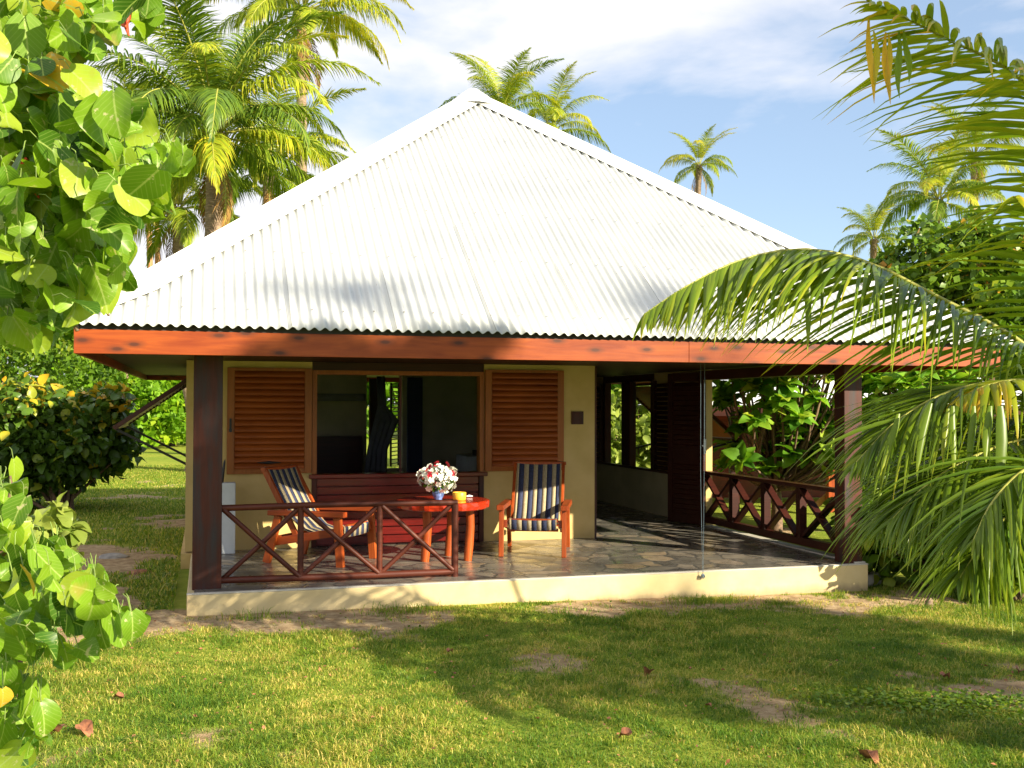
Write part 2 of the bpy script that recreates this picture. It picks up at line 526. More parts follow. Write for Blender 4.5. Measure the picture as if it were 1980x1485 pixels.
def leaves(pos, direc, nrm, size, kind, tint, width=1.0, curl=None):
    """vectorised leaves; returns V, F3, F4, tint, uv"""
    T, f3, f4 = TPL[kind]
    n = len(pos)
    X = unit(direc); Y = unit(np.cross(nrm, X)); Z = np.cross(X, Y)
    size = np.asarray(size)[:, None, None]
    Tn = np.repeat(T[None], n, 0)
    if curl is not None:
        Tn[..., 2] = Tn[..., 2] * curl[:, None]
    V = pos[:, None, :] + size * (Tn[..., 0:1] * X[:, None] + width * Tn[..., 1:2] * Y[:, None] + Tn[..., 2:3] * Z[:, None])
    k = len(T)
    off = (np.arange(n) * k)[:, None, None]
    F3 = (f3[None] + off).reshape(-1, 3) if f3 is not None else None
    F4 = (f4[None] + off).reshape(-1, 4) if f4 is not None else None
    uv = np.repeat(T[None, :, :2], n, 0).reshape(-1, 2)
    return V.reshape(-1, 3), F3, F4, np.repeat(tint, k), uv


def rng(seed): return np.random.default_rng(seed)


def clump_leaves(name, centres, radii, per, size, kind, mat_, seed, parent=None, tint_fn=None, outward=.5, droop=.25, width=1.0, origin=None):
    r = rng(seed)
    centres = np.asarray(centres, float); radii = np.asarray(radii, float)
    if radii.ndim == 0: radii = np.full(len(centres), float(radii))
    n = len(centres) * per
    ci = np.repeat(np.arange(len(centres)), per)
    d = unit(r.normal(size=(n, 3)))
    rad = radii[ci] * r.random(n) ** .5
    pos = centres[ci] + d * rad[:, None] * np.array([1, 1, .75])
    dirs = unit(r.normal(size=(n, 3)) * .8 + d * outward + np.array([0, 0, -droop]))
    nrm = unit(r.normal(size=(n, 3)) * .6 + d * .5 + np.array([0, 0, .8]))
    base = r.random(len(centres))[ci] * .5 + r.random(n) * .5
    tint = tint_fn(pos, base, r) if tint_fn else base
    V, F3, F4, tt, uv = leaves(pos, dirs, nrm, size * (.6 + .7 * r.random(n)), kind, tint, width)
    if origin is not None: V = V - np.asarray(origin)
    return npmesh(name, V, F3, F4, mat_, tt, None, parent, smooth=True)


# ------------------------------------------------------------------ ground
def vnoise(x, y, s, seed=0):
    """smooth value noise"""
    x = x * s; y = y * s
    xi = np.floor(x).astype(np.int64); yi = np.floor(y).astype(np.int64)
    fx = x - xi; fy = y - yi
    fx = fx * fx * (3 - 2 * fx); fy = fy * fy * (3 - 2 * fy)

    def h(a, b_):
        v_ = np.sin((a * 127.1 + b_ * 311.7 + seed * 74.7)) * 43758.5453
        return v_ - np.floor(v_)
    return (h(xi, yi) * (1 - fx) + h(xi + 1, yi) * fx) * (1 - fy) + (h(xi, yi + 1) * (1 - fx) + h(xi + 1, yi + 1) * fx) * fy


def gz(x, y):
    x = np.asarray(x, float); y = np.asarray(y, float)
    s = .052 - .0147 * (np.clip(x, -3, 9) + .14)
    near = np.exp(-((y - 8.8) / 9) ** 2)
    z = s * near
    return z + .018 * (vnoise(x, y, 1.1, 3) - .5) + .01 * (vnoise(x, y, 3.7, 4) - .5)


def soil(x, y):
    """how bare the ground is, 0 grass .. 1 soil"""
    x = np.asarray(x, float); y = np.asarray(y, float)
    n = .55 * vnoise(x, y, .9, 1) + .3 * vnoise(x, y, 2.3, 2) + .15 * vnoise(x, y, 6, 5)
    n = .5 + (n - .5) * 1.5
    strip = np.exp(-((y - 8.35) / .42) ** 2) * ((x > -1) & (x < 6.6))            # along the plinth
    left = np.exp(-((x + .9) / .8) ** 2) * np.clip((y - 8.3) / 1.2, 0, 1) * (y < 17)
    right = np.exp(-(((x - 5.0) / .8) ** 2 + ((y - 5.5) / .45) ** 2))
    spot = np.exp(-(((x - 4.4) / .8) ** 2 + ((y - 4.85) / .25) ** 2)) * .8
    spot2 = np.exp(-(((x - 3.0) / .7) ** 2 + ((y - 4.75) / .2) ** 2)) * .8
    m_ = strip * .85 + left * .95 + right * .85 + spot * .0 + spot2 * .0 + (n - .76) * 1.25
    fine_ = vnoise(x, y, 13, 8) * .5 + vnoise(x, y, 27, 9) * .5
    m_ = m_ + (fine_ - .5) * .6 + (n - .5) * 1.5 * (.35 + strip + left + right + spot + spot2)
    return np.clip((m_ - .12) / .5, 0, 1)


xs = np.concatenate([np.linspace(-400, -8, 14), np.linspace(-7, 14, 340), np.linspace(16, 400, 14)])
ys = np.concatenate([np.linspace(-60, 2, 10), np.linspace(2.5, 26, 380), np.linspace(28, 900, 24)])
gx, gy = np.meshgrid(xs, ys)
gv = np.stack([gx, gy, gz(gx, gy)], -1).reshape(-1, 3)
ny, nx = gx.shape
ii = (np.arange(ny - 1)[:, None] * nx + np.arange(nx - 1)[None]).ravel()
gf = np.stack([ii, ii + 1, ii + nx + 1, ii + nx], -1)
m, t, b = mat('lawn')
v = coords(t)
a = t.nodes.new('ShaderNodeAttribute'); a.attribute_name = 'tint'
gr = ramp(t, noise(t, v, 7, 8, .7), [(.3, (.09, .13, .016)), (.5, (.19, .23, .03)), (.7, (.32, .32, .06))])
gr = mix(t, .5, gr, ramp(t, noise(t, v, .5, 4), [(.35, (.20, .31, .03)), (.65, (.38, .42, .055))]))
so = ramp(t, noise(t, v, 11, 8, .7), [(.3, (.22, .14, .07)), (.5, (.42, .30, .17)), (.72, (.62, .48, .30))])
br = t.nodes.new('ShaderNodeMath'); br.operation = 'MULTIPLY_ADD'; br.inputs[1].default_value = 1.1
t.links.new(noise(t, v, 16, 6, .7), br.inputs[0])
s2 = t.nodes.new('ShaderNodeMath'); s2.operation = 'SUBTRACT'; s2.inputs[1].default_value = .55
t.links.new(a.outputs['Fac'], br.inputs[2]); t.links.new(br.outputs[0], s2.inputs[0])
c = mix(t, ramp(t, s2.outputs[0], [(.2, (0, 0, 0)), (.72, (1, 1, 1))]), gr, so)
t.links.new(c, b.inputs['Base Color']); b.inputs['Roughness'].default_value = .95
b.inputs['Specular IOR Level'].default_value = .1
bump(t, b, noise(t, v, 30, 8, .75), .9, .03)
M['lawn'] = m
g = npmesh('ground', gv, None, gf, M['lawn'], soil(gx, gy).ravel())
tag(g, 'lawn with bare sandy patches around the bungalow', None, None, 'structure')


# grass blades
def grass_blades(r, x, y, h0, w0, lush):
    n = len(x)
    z = gz(x, y) - .003
    th = r.random(n) * 2 * np.pi
    lean = .3 + 1.3 * r.random(n)
    h = h0 * (.35 + .9 * r.random(n)) * lush
    d = np.stack([np.cos(th), np.sin(th), np.zeros(n)], -1)
    ph = th + np.pi / 2 + r.normal(size=n) * .5
    sd_ = np.stack([np.cos(ph), np.sin(ph), np.zeros(n)], -1)
    p = np.stack([x, y, z], -1)
    w = w0 * (.7 + .6 * r.random(n))
    up = np.array([0, 0, 1.0])
    a_ = p - sd_ * w[:, None]; b_ = p + sd_ * w[:, None]
    mid = p + up * (h * .62)[:, None] + d * (h * lean * .35)[:, None]
    c_ = mid - sd_ * w[:, None] * .8; e_ = mid + sd_ * w[:, None] * .8
    tip = p + up * (h * (1 - .25 * lean))[:, None] + d * (h * lean)[:, None]
    V = np.stack([a_, b_, e_, c_, tip], 1).reshape(-1, 3)
    o = np.arange(n)[:, None] * 5
    return V, o + np.array([[3, 2, 4]]), o + np.array([[0, 1, 2, 3]])


r = rng(11)
N = 520000
x = r.random(N) * 10.5 - 2.2
y = 4.0 + (r.random(N) ** 1.25) * 5.0
x = x + .05 * np.round(r.normal(size=N)) * 0
keep = ~((x > -.22) & (x < 6.12) & (y > 8.72))
keep &= (x < (y * .85 + 1.6)) & (x > -(y * .24) - .4)
s_ = soil(x, y)
lush = .35 + .8 * vnoise(x, y, 1.3, 9) + .75 * vnoise(x, y, 7, 19) ** 2
keep &= r.random(N) > s_ * 1.0 - .25 * (vnoise(x, y, 8, 33) > .66)
x, y, s_, lush = x[keep], y[keep], s_[keep], lush[keep]
V1, A1, B1 = grass_blades(r, x, y, .037, .0021, lush)
t1 = np.clip(.46 + .6 * (vnoise(x, y, 1.7, 21) - .5) + .6 * (vnoise(x, y, 7.5, 22) - .5) + .3 * r.normal(size=len(x)) + s_ * .25, 0, 1)
# sparse further grass
N2 = 300000
x2 = r.random(N2) * 12 - 7; y2 = 9 + r.random(N2) ** 1.4 * 22
k2 = ~((x2 > -.25) & (x2 < 6.15) & (y2 < 16.4))
k2 &= (r.random(N2) > soil(x2, y2) * 1.1) & (x2 < 9)
x2, y2 = x2[k2], y2[k2]
V2, A2, B2 = grass_blades(r, x2, y2, .06, .005, np.ones(len(x2)))
t2 = np.clip(.55 + .3 * r.normal(size=len(x2)), 0, 1)
o2 = len(V1)
gr_o = npmesh('grass', np.concatenate([V1, V2]), np.concatenate([A1, A2 + o2]), np.concatenate([B1, B2 + o2]), M['grass'],
              np.repeat(np.concatenate([t1, t2]), 5), smooth=False)
tag(gr_o, 'short green and yellow grass growing on the lawn', 'grass', None, 'stuff')
# clover-like weed patch at lower right, and tufts along the plinth
r = rng(12)
n = 2600
px_ = 4.12 + r.normal(size=n) * .34; py_ = 5.22 + r.normal(size=n) * .13 - (px_ - 4.1) * .25
pos = np.stack([px_, py_, gz(px_, py_) + .01 + .035 * r.random(n)], -1)
V, F3, F4, tt, uv = leaves(pos, unit(r.normal(size=(n, 3)) * [1, 1, .3]), unit(r.normal(size=(n, 3)) * .4 + [0, 0, 1]), .028 * (.6 + .8 * r.random(n)), 'tiny', .35 + .5 * r.random(n), 1.6)
tag(npmesh('ground_cover', V, F3, F4, M['shrub'], tt), 'low patch of small round leaved weeds in the lawn at lower right', 'weeds', None, 'stuff')
for i, (tx, ty, tn, lab) in enumerate([(4.05, 8.42, 160, 'small tuft of green grass below the hanging cord'), (1.55, 8.52, 230, 'tall grass tuft against the plinth below the front railing'),
                                       (.35, 8.55, 90, 'small grass tuft at the plinth below the left veranda post')]):
    x = tx + r.normal(size=tn) * (.16 if i == 1 else .1); y = ty + r.normal(size=tn) * .06
    V, A_, B_ = grass_blades(r, x, np.minimum(y, 8.7), .1, .0025, np.ones(tn))
    tag(npmesh('grass_tuft', V, A_, B_, M['grass'], np.repeat(.25 + .4 * r.random(tn), 5), smooth=False), lab, 'grass tuft', 'grass tufts along the plinth')

r = rng(15)
n = 2600
lx = r.random(n) * 9 - 1.5; ly = 4.1 + r.random(n) ** 1.2 * 4.6
pos = np.stack([lx, ly, gz(lx, ly) + .004 + .02 * r.random(n)], -1)
V, F3, F4, tt, uv = leaves(pos, unit(r.normal(size=(n, 3)) * [1, 1, .25]), unit(r.normal(size=(n, 3)) * .5 + [0, 0, 1]), .010 + .022 * r.random(n) ** 2, 'tiny', r.random(n), 1.3)
tag(npmesh('leaf_litter', V, F3, F4, M['dead'], tt), 'small brown bits of leaf litter scattered in the grass', 'leaf litter', None, 'stuff')
n = 1500
lx = r.random(n) * 9.5 - 1.8; ly = 4.1 + r.random(n) * 4.5
ok_ = vnoise(lx, ly, 1.6, 44) > .55; lx, ly = lx[ok_], ly[ok_]; n = len(lx)
pos = np.stack([lx, ly, gz(lx, ly) + .012 + .02 * r.random(n)], -1)
V, F3, F4, tt, uv = leaves(pos, unit(r.normal(size=(n, 3)) * [1, 1, .3]), unit(r.normal(size=(n, 3)) * .4 + [0, 0, 1]), .018 + .018 * r.random(n), 'tiny', .2 + .6 * r.random(n), 1.7)
tag(npmesh('lawn_weeds', V, F3, F4, M['shrub'], tt), 'small broad leaved weeds mixed into the lawn', 'weeds', None, 'stuff')

# ------------------------------------------------------------------ bungalow
FL = .22
H = empty('bungalow', 'cream bungalow with white corrugated hip roof and open veranda', 'bungalow', (3.1, 12.6, 0))
HOFF = Vector((3.1, 12.6, 0))


def hp(mb, name, mats, parent=None, bevel=0):
    """build in world coordinates, parent to the bungalow keeping place"""
    p = parent or H
    mb.v = [tuple(Vector(q) - HOFF) for q in mb.v]
    o = mb.build(name, mats, None, bevel)
    o.parent = p
    return o


def window_frame(mb, a, b, y0, y1, w=.05):
    pass


# plinth and floor
mb = MB()
mb.box((-.14, 8.77, -.35), (6.05, 11.2, FL - .012)); hp(mb, 'plinth', M['plinth'], bevel=.008)
mb = MB(); mb.box((-.24, 11.203, -.35), (6.12, 16.35, FL - .012)); hp(mb, 'plinth', M['cream'])
mb = MB(); mb.box((-.085, 8.815, FL - .012), (5.93, 16.2, FL)); hp(mb, 'floor', M['flag'])
mb = MB(); mb.box((-.14, 8.77, FL - .0115), (6.05, 8.813, FL - .001)); hp(mb, 'floor_edge', M['kerb'])
mb = MB(); mb.box((5.932, 8.815, FL - .0115), (6.05, 12.0, FL + .012)); hp(mb, 'kerb', M['kerb'])
# walls
YW = 11.25
ZT = 2.16


def wallbox(a, b, m_='cream', name='wall'):
    mb = MB(); mb.box(a, b); return hp(mb, name, M[m_])


wallbox((-.20, YW, FL + .001), (1.06, YW + .15, ZT))
wallbox((2.92, YW, FL + .001), (4.21, YW + .15, ZT))
wallbox((1.061, YW + .01, 2.075), (2.919, YW + .14, ZT), 'dark', 'lintel')
# left side wall with opening
wallbox((-.20, YW + .151, FL + .001), (-.06, 12.6, ZT)); wallbox((-.20, 14.6, FL + .001), (-.06, 16.2, ZT))
wallbox((-.20, 12.601, FL + .001), (-.06, 14.599, 1.0))
# right side wall with openings
XR = 5.95
wallbox((XR, 12.0, FL + .001), (XR + .1, 13.55, ZT)); wallbox((XR, 13.551, FL + .001), (XR + .1, 15.5, .80)); wallbox((XR, 15.501, FL + .001), (XR + .1, 16.2, ZT))
# back wall
wallbox((-.0595, 16.05, FL + .001), (2.33, 16.2, ZT), 'inner', 'back_wall'); wallbox((2.88, 16.05, FL + .001), (5.949, 16.2, ZT), 'inner', 'back_wall')
wallbox((2.331, 16.06, FL + .001), (2.879, 16.19, .74), 'inner', 'back_wall')
# partition between bedroom and hall
wallbox((4.14, YW + .151, FL + .001), (4.21, 16.049, ZT - .01), 'inner', 'partition')
# inner lining seen through the doorway
wallbox((XR - .012, 12.6, FL + .001), (XR - .001, 16.04, .80), 'inner', 'wall_lining')
wallbox((4.211, YW + .002, FL + .001), (4.235, YW + .148, ZT - .01), 'post', 'door_jamb')
# window frame in the front
mb = MB()
for a_, b_ in (((1.062, YW - .02, .985), (1.11, YW + .12, 2.074)), ((2.868, YW - .02, .985), (2.917, YW + .12, 2.074)),
               ((1.111, YW - .018, 2.03), (2.867, YW + .118, 2.074))):
    mb.box(a_, b_)
wf = hp(mb, 'window_frame', M['shutter_frame'])
_m, _t, _b = mat('window_glass')
_b.inputs['Base Color'].default_value = (.9, .95, .93, 1); _b.inputs['Roughness'].default_value = .03
_b.inputs['Transmission Weight'].default_value = 1.0; _b.inputs['IOR'].default_value = 1.02; _b.inputs['Specular IOR Level'].default_value = 1.0
mb = MB(); mb.box((2.02, YW + .07, .99), (2.866, YW + .074, 2.028)); hp(mb, 'pane', _m, wf)
mb = MB(); mb.box((1.995, YW + .06, .986), (2.019, YW + .085, 2.029)); hp(mb, 'sash', M['post'], wf)
mb = MB(); mb.box((1.03, YW - .06, .94), (2.95, YW + .13, .984)); hp(mb, 'window_sill', M['plank'], bevel=.006)
# plank panel below window
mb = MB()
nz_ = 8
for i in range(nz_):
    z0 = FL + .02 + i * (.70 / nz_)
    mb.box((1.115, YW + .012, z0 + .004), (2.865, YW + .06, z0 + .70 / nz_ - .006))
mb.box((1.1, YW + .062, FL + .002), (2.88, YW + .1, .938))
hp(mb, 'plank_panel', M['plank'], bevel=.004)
mb = MB()
mb.box((1.062, YW - .012, FL + .002), (1.112, YW + .11, .938)); hp(mb, 'panel_post', M['post'])
mb = MB(); mb.box((2.868, YW - .012, FL + .002), (2.918, YW + .11, .938)); hp(mb, 'panel_post', M['post'])
pass


def louvre(x0, x1, z0, z1, yf, name, nsl=16, handle=None):
    st = .075
    mb = MB(); mb.box((x0 + st - .01, yf - .012, z0 + .04), (x1 - st + .01, yf - .006, z1 - .02))
    fr = hp(mb, name, M['shutter'])
    for a_, b_ in (((x0, yf - .045, z0), (x0 + st, yf - .003, z1)), ((x1 - st, yf - .045, z0), (x1, yf - .003, z1))):
        mb = MB(); mb.box(a_, b_); hp(mb, 'stile', M['shutter_frame'], fr, bevel=.004)
    for a_, b_ in (((x0 + st + .001, yf - .042, z0), (x1 - st - .001, yf - .013, z0 + .05)), ((x0 + st + .001, yf - .042, z1 - .03), (x1 - st - .001, yf - .013, z1))):
        mb = MB(); mb.box(a_, b_); hp(mb, 'shutter_rail', M['shutter_frame'], fr)
    mb = MB()
    dz = (z1 - z0 - .08) / nsl
    for i in range(nsl):
        zc = z0 + .05 + (i + .5) * dz
        jx = random.uniform(-.003, .003)
        pts = [(x0 + st + .002, yf - .024 + jx, zc), ((x0 + x1) / 2, yf - .026, zc + random.uniform(-.002, .002)), (x1 - st - .002, yf - .024 - jx, zc)]
        # half-round slat, slanted
        n = 9; vs = []
        for p in pts:
            for k in range(n):
                th = math.pi * k / (n - 1)
                vs.append((p[0], p[1] - .030 * math.sin(th) + .006 * math.cos(th), p[2] + .5 * dz * .98 * math.cos(th) - .012 * math.sin(th)))
        fs = [(j * n + k, (j + 1) * n + k, (j + 1) * n + k + 1, j * n + k + 1) for j in range(2) for k in range(n - 1)]
        mb.add(vs, fs, 0, True)
    hp(mb, 'slats', M['shutter'], fr)
    if handle:
        mb = MB(); hx, hz = handle
        mb.beam((hx, yf - .06, hz - .07), (hx, yf - .06, hz + .07), .02, .03); mb.beam((hx, yf - .05, hz - .05), (hx, yf - .044, hz - .05), .03, .03)
        hp(mb, 'handle', M['iron'], fr)
    return fr


louvre(.20, 1.055, 1.0, 2.09, YW, 'shutter', handle=(.235, 1.5))
louvre(2.925, 3.83, .99, 2.10, YW, 'shutter')
# finger slot on the left shutter
mb = MB(); mb.tube([(.50, YW - .052, 1.115), (.62, YW - .053, 1.115), (.74, YW - .052, 1.115)], [.004, .018, .004], 8); hp(mb, 'pull_slot', M['iron'])
# plaque
mb = MB(); mb.box((3.93, YW - .02, 1.50), (4.07, YW - .001, 1.645)); mb.box((3.945, YW - .024, 1.515), (4.055, YW - .0205, 1.63))
hp(mb, 'plaque', M['post'], bevel=.003)

# posts
mb = MB(); mb.box((-.103, 8.95, FL - .004), (.126, 9.17, ZT - .02)); hp(mb, 'post', M['post'], bevel=.006)
mb = MB(); mb.box((5.835, 8.83, FL - .004), (6.03, 9.0, ZT - .02)); hp(mb, 'post', M['post'], bevel=.006)
mb = MB(); mb.box((5.86, 9.062, 2.03), (6.02, 11.998, ZT - .02)); hp(mb, 'side_beam', M['dark_y'])
# open doors: two folded leaves by the right wall
d1 = MB(); A = Vector((5.925, 11.96, 0)); B = Vector((5.70, 12.52, 0))
up = Vector((0, 0, 1)); dd = (B - A).normalized(); nn_ = Vector((dd.y, -dd.x, 0))


def leaf_door(A, B, name):
    mb = MB(); dd = (B - A).normalized(); z0, z1 = FL + .012, 2.12
    for s, e in ((A, A + dd * .08), (B - dd * .08, B)):
        mb.beam((s + e) / 2 + Vector((0, 0, z0)), (s + e) / 2 + Vector((0, 0, z1)), .08, .045, up=Vector((dd.y, -dd.x, 0)))
    for z in (z0 + .06, 1.1, z1 - .05):
        mb.beam(A + dd * .081 + Vector((0, 0, z)), B - dd * .081 + Vector((0, 0, z)), .04, .11)
    fr = hp(mb, name, M['dark'])
    mb = MB()
    for i in range(30):
        z = z0 + .13 + i * .062
        if abs(z - 1.1) < .07 or z > z1 - .12: continue
        mb.beam(A + dd * .082 + Vector((0, 0, z)), B - dd * .082 + Vector((0, 0, z)), .012, .056, up=Vector((dd.y * .5, -dd.x * .5, .85)))
    mb.beam(A + dd * .082 + Vector((0, 0, 1.1)) + Vector((-dd.y, dd.x, 0)) * .008, B - dd * .082 + Vector((0, 0, 1.1)) + Vector((-dd.y, dd.x, 0)) * .008, .004, 1.7)
    hp(mb, 'slats', M['dark'], fr)
    return fr


dr = leaf_door(A, B, 'door')
mb = MB(); q = A + dd * .04 + Vector((-dd.y, dd.x, 0)) * -.0
mb.box((5.895, 11.915, 1.12), (5.925, 11.935, 1.30)); mb.beam((5.91, 11.90, 1.22), (5.86, 11.90, 1.22), .015, .015)
hp(mb, 'handle', M['cap'], dr)

# right wall windows: frame, mullion, louvre at far end
mb = MB()
for y0, y1 in ((13.552, 13.66), (14.42, 14.74), (15.41, 15.499)):
    mb.box((XR - .01, y0, .802), (XR + .09, y1, 2.05))
mb.box((XR - .008, 13.552, 2.052), (XR + .088, 15.499, ZT - .005))
hp(mb, 'window_frame', M['post'])
mb = MB(); mb.box((XR - .06, 13.0, .802), (XR - .013, 16.04, .835)); hp(mb, 'window_sill', M['dark_y'])
# louvre panels slid beside the openings
for y0, y1 in ((15.5, 16.0), (12.9, 13.5)):
    mb = MB()
    for a_, b_ in (((XR - .05, y0, .84), (XR - .013, y0 + .06, 2.05)), ((XR - .05, y1 - .06, .84), (XR - .013, y1, 2.05))): mb.box(a_, b_)
    for i in range(19):
        z = .87 + i * .062
        mb.beam((XR - .03, y0 + .061, z), (XR - .03, y1 - .061, z), .012, .05, up=(.5, 0, .85))
    hp(mb, 'sliding_shutter', M['dark_y'])


def awning(xw, sgn, y0, y1, zh, out, drop, name):
    """top-hung louvred shutter propped outwards with two struts"""
    mb = MB()
    P = lambda u, y, k=0: Vector((xw + sgn * out * u, y, zh - drop * u + k))
    for y in (y0, y1): mb.beam(P(0, y), P(1, y), .05, .05)
    for u in (.02, .5, .98): mb.beam(P(u, y0 + .026), P(u, y1 - .026), .06, .035)
    fr = hp(mb, name, M['dark_y'])
    mb = MB()
    ns = 18
    for i in range(ns):
        u = .05 + .9 * (i + .5) / ns
        mb.beam(P(u, y0 + .03), P(u, y1 - .03), .045, .008, up=(sgn * .9, 0, .5))
    hp(mb, 'slats', M['shutter_frame'] if sgn > 0 else M['dark_y'], fr)
    for y in (y0 + .03, y1 - .03):
        mb = MB(); mb.beam(P(.97, y, -.03), (xw + sgn * .01, y, 1.02), .028, .028); hp(mb, 'strut', M['iron'], fr)


awning(-.205, -1, 12.75, 14.45, 2.0, .80, .56, 'awning_shutter')
awning(XR + .105, 1, 13.1, 15.0, 2.03, .95, .80, 'awning_shutter')

# ---- railings
YR = 9.05
rl = MB()
rl.tube([(.127, YR, .862), (1.1, YR, .872), (2.11, YR, .862)], .027, 10)
hp(rl, 'top_rail', M['rail'])
rl = MB(); rl.tube([(.127, YR, .27), (1.1, YR, .262), (2.10, YR, .262)], [.028, .03, .028], 8)
hp(rl, 'bottom_rail', M['rail'])
for xx, ra in ((.765, .026), (1.43, .026), (2.09, .031)):
    rl = MB(); rl.tube([(xx, YR, FL + .001 if xx > 2 else .28), (xx, YR, .850)], ra, 8); hp(rl, 'baluster', M['rail'])
for a_, b_ in ((.14, .755), (.78, 1.42), (1.45, 2.07)):
    rl = MB()
    rl.tube([(a_, YR - .012, .85), ((a_ + b_) / 2, YR - .016, .56), (b_, YR - .012, .28)], .021, 8)
    rl.tube([(a_, YR + .014, .28), ((a_ + b_) / 2, YR + .018, .56), (b_, YR + .014, .85)], .021, 8)
    hp(rl, 'cross_brace', M['rail'])
XS = 5.96
rl = MB(); rl.box((XS - .055, 9.062, .865), (XS + .055, 11.995, .905)); hp(rl, 'top_rail', M['dark_y'], bevel=.004)
rl = MB(); rl.box((XS - .035, 9.062, .27), (XS + .035, 11.995, .35)); hp(rl, 'bottom_rail', M['dark_y'])
yb = [9.062, 9.80, 10.53, 11.27, 11.995]
for i in range(4):
    rl = MB(); y0, y1 = yb[i], yb[i + 1]
    rl.beam((XS - .018, y0 + .03, .36), (XS - .018, y1 - .03, .86), .034, .075, up=(1, 0, 0))
    rl.v = rl.v  # first diagonal
    rl.beam((XS + .018, y0 + .03, .86), (XS + .018, y1 - .03, .36), .034, .075, up=(1, 0, 0))
    hp(rl, 'cross_brace', M['dark'])
    if i: rl = MB(); rl.box((XS - .04, y0 - .04, .352), (XS + .04, y0 + .04, .863)); hp(rl, 'baluster', M['dark'])

# ---- roof
X0, X1, Y0, Y1, ZE = -.95, 7.27, 8.42, 17.74, 2.09
FH = .18
AP = Vector(((X0 + X1) / 2, (Y0 + Y1) / 2 - .3, 5.58))
ZR = ZE + FH + .035          # eave height of sheet
OV = .055


def boards(p, q, name, m_, cuts):
    """fascia built of boards butted end to end"""
    p, q = Vector(p), Vector(q); d = q - p
    cs = [0] + cuts + [1]
    for a_, b_ in zip(cs[:-1], cs[1:]):
        mb = MB()
        mb.beam(p + d * a_ + d.normalized() * .001, p + d * b_ - d.normalized() * .001, .032, FH)
        hp(mb, name, M[m_], bevel=.003)


boards((X0, Y0 + .016, ZE + FH / 2), (X1, Y0 + .016, ZE + FH / 2), 'fascia_board', 'fascia', [.605])
boards((X0 + .016, Y0 + .033, ZE + FH / 2), (X0 + .016, Y1, ZE + FH / 2), 'fascia_board', 'fascia_y', [.5])
boards((X1 - .016, Y0 + .033, ZE + FH / 2), (X1 - .016, Y1, ZE + FH / 2), 'fascia_board', 'fascia_y', [.5])
boards((X0 + .033, Y1 - .016, ZE + FH / 2), (X1 - .033, Y1 - .016, ZE + FH / 2), 'fascia_board', 'fascia', [.5])
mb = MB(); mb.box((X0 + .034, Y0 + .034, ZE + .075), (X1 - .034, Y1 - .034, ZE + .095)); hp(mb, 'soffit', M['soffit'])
mb = MB()
mb.box((X0 + .005, Y0 + .006, ZE + FH + .001), (X1 - .005, Y0 + .03, ZE + FH + .05))
mb.box((X0 + .005, Y0 + .031, ZE + FH + .001), (X0 + .03, Y1 - .01, ZE + FH + .05))
mb.box((X1 - .03, Y0 + .031, ZE + FH + .001), (X1 - .005, Y1 - .01, ZE + FH + .05))
hp(mb, 'eave_gap_shade', M['gap_dark'])  # dark strip standing in for the shade in the gap under the sheets
AMP, PER = .0145, .0822


def roof_plane(c0, c1, apex, samples, name):
    """corrugated triangle c0-c1 (eave) to apex, corrugations run up the slope"""
    c0, c1, apex = Vector(c0), Vector(c1), Vector(apex)
    e = (c1 - c0); Lw = e.length; e.normalize()
    ta = (apex - c0).dot(e)
    foot = c0 + e * ta; upv = apex - foot; hgt = upv.length; upv.normalize()
    nrm = e.cross(upv).normalized()
    if nrm.z < 0: nrm = -nrm
    n = int(Lw / PER * samples)
    V, Fq, F = [], [], []
    u = np.linspace(0, Lw, n)
    sheet = 10 * PER
    hmax = np.where(u < ta, u / ta, (Lw - u) / (Lw - ta)) * hgt
    rows = 14
    w = AMP * np.cos(2 * np.pi * u / PER)
    k = np.floor(u / sheet)
    lift = (u / sheet - k) * .0025          # each sheet laps over the next
    wob = .003 * (vnoise(u, u * 0 + 3, 1.2, 7) - .5)
    cc = np.array(c0); ee = np.array(e); uu = np.array(upv); nn2 = np.array(nrm)
    Vs = []
    for i in range(rows):
        tt_ = i / (rows - 1)
        sag = .007 * (vnoise(u * 1.0, np.full_like(u, tt_ * 5), .9, 13) - .5)
        P = cc + u[:, None] * ee + (hmax * tt_)[:, None] * uu + (w + lift + wob + sag)[:, None] * nn2
        Vs.append(P)
    V = np.concatenate(Vs)
    ids = (np.arange(rows - 1)[:, None] * n + np.arange(n - 1)[None]).ravel()
    F4 = np.stack([ids, ids + 1, ids + n + 1, ids + n], -1)
    V = V - np.array(HOFF)
    o = npmesh(name, V, None, F4, M['roof'])
    o.parent = H
    so_ = o.modifiers.new('thick', 'SOLIDIFY'); so_.thickness = .0025; so_.offset = -1
    # fixing screws along purlins
    mb = MB()
    for hh in np.arange(.25, hgt - .3, .95):
        uu_ = PER
        j = 0
        while uu_ < Lw - PER:
            hm = (uu_ / ta if uu_ < ta else (Lw - uu_) / (Lw - ta)) * hgt
            if hm > hh + .25 and j % 3 == 0:
                p = c0 + e * uu_ + upv * (hh + random.uniform(-.01, .01)) + nrm * (AMP + .003)
                mb.beam(p, p + nrm * .005, .011, .011, up=e)
            uu_ += PER; j += 1
    lp_ = MB()
    for k_ in range(1, int(Lw / sheet) + 1):
        uu_ = k_ * sheet
        if uu_ > Lw - .1: break
        hm = (uu_ / ta if uu_ < ta else (Lw - uu_) / (Lw - ta)) * hgt
        top_ = hm * (.22 + .35 * ((k_ * 7) % 5) / 5)
        p0 = c0 + e * (uu_ - .012) + nrm * (AMP + .0065); 
        lp_.beam(p0 + upv * .01, p0 + upv * top_, .0016, .002, up=nrm)
    hp(lp_, 'sheet_lap', M['gap_dark'], None)['kind'] = 'stuff'
    hp(mb, 'roof_screws', M['stone'], None)['kind'] = 'stuff'
    return o


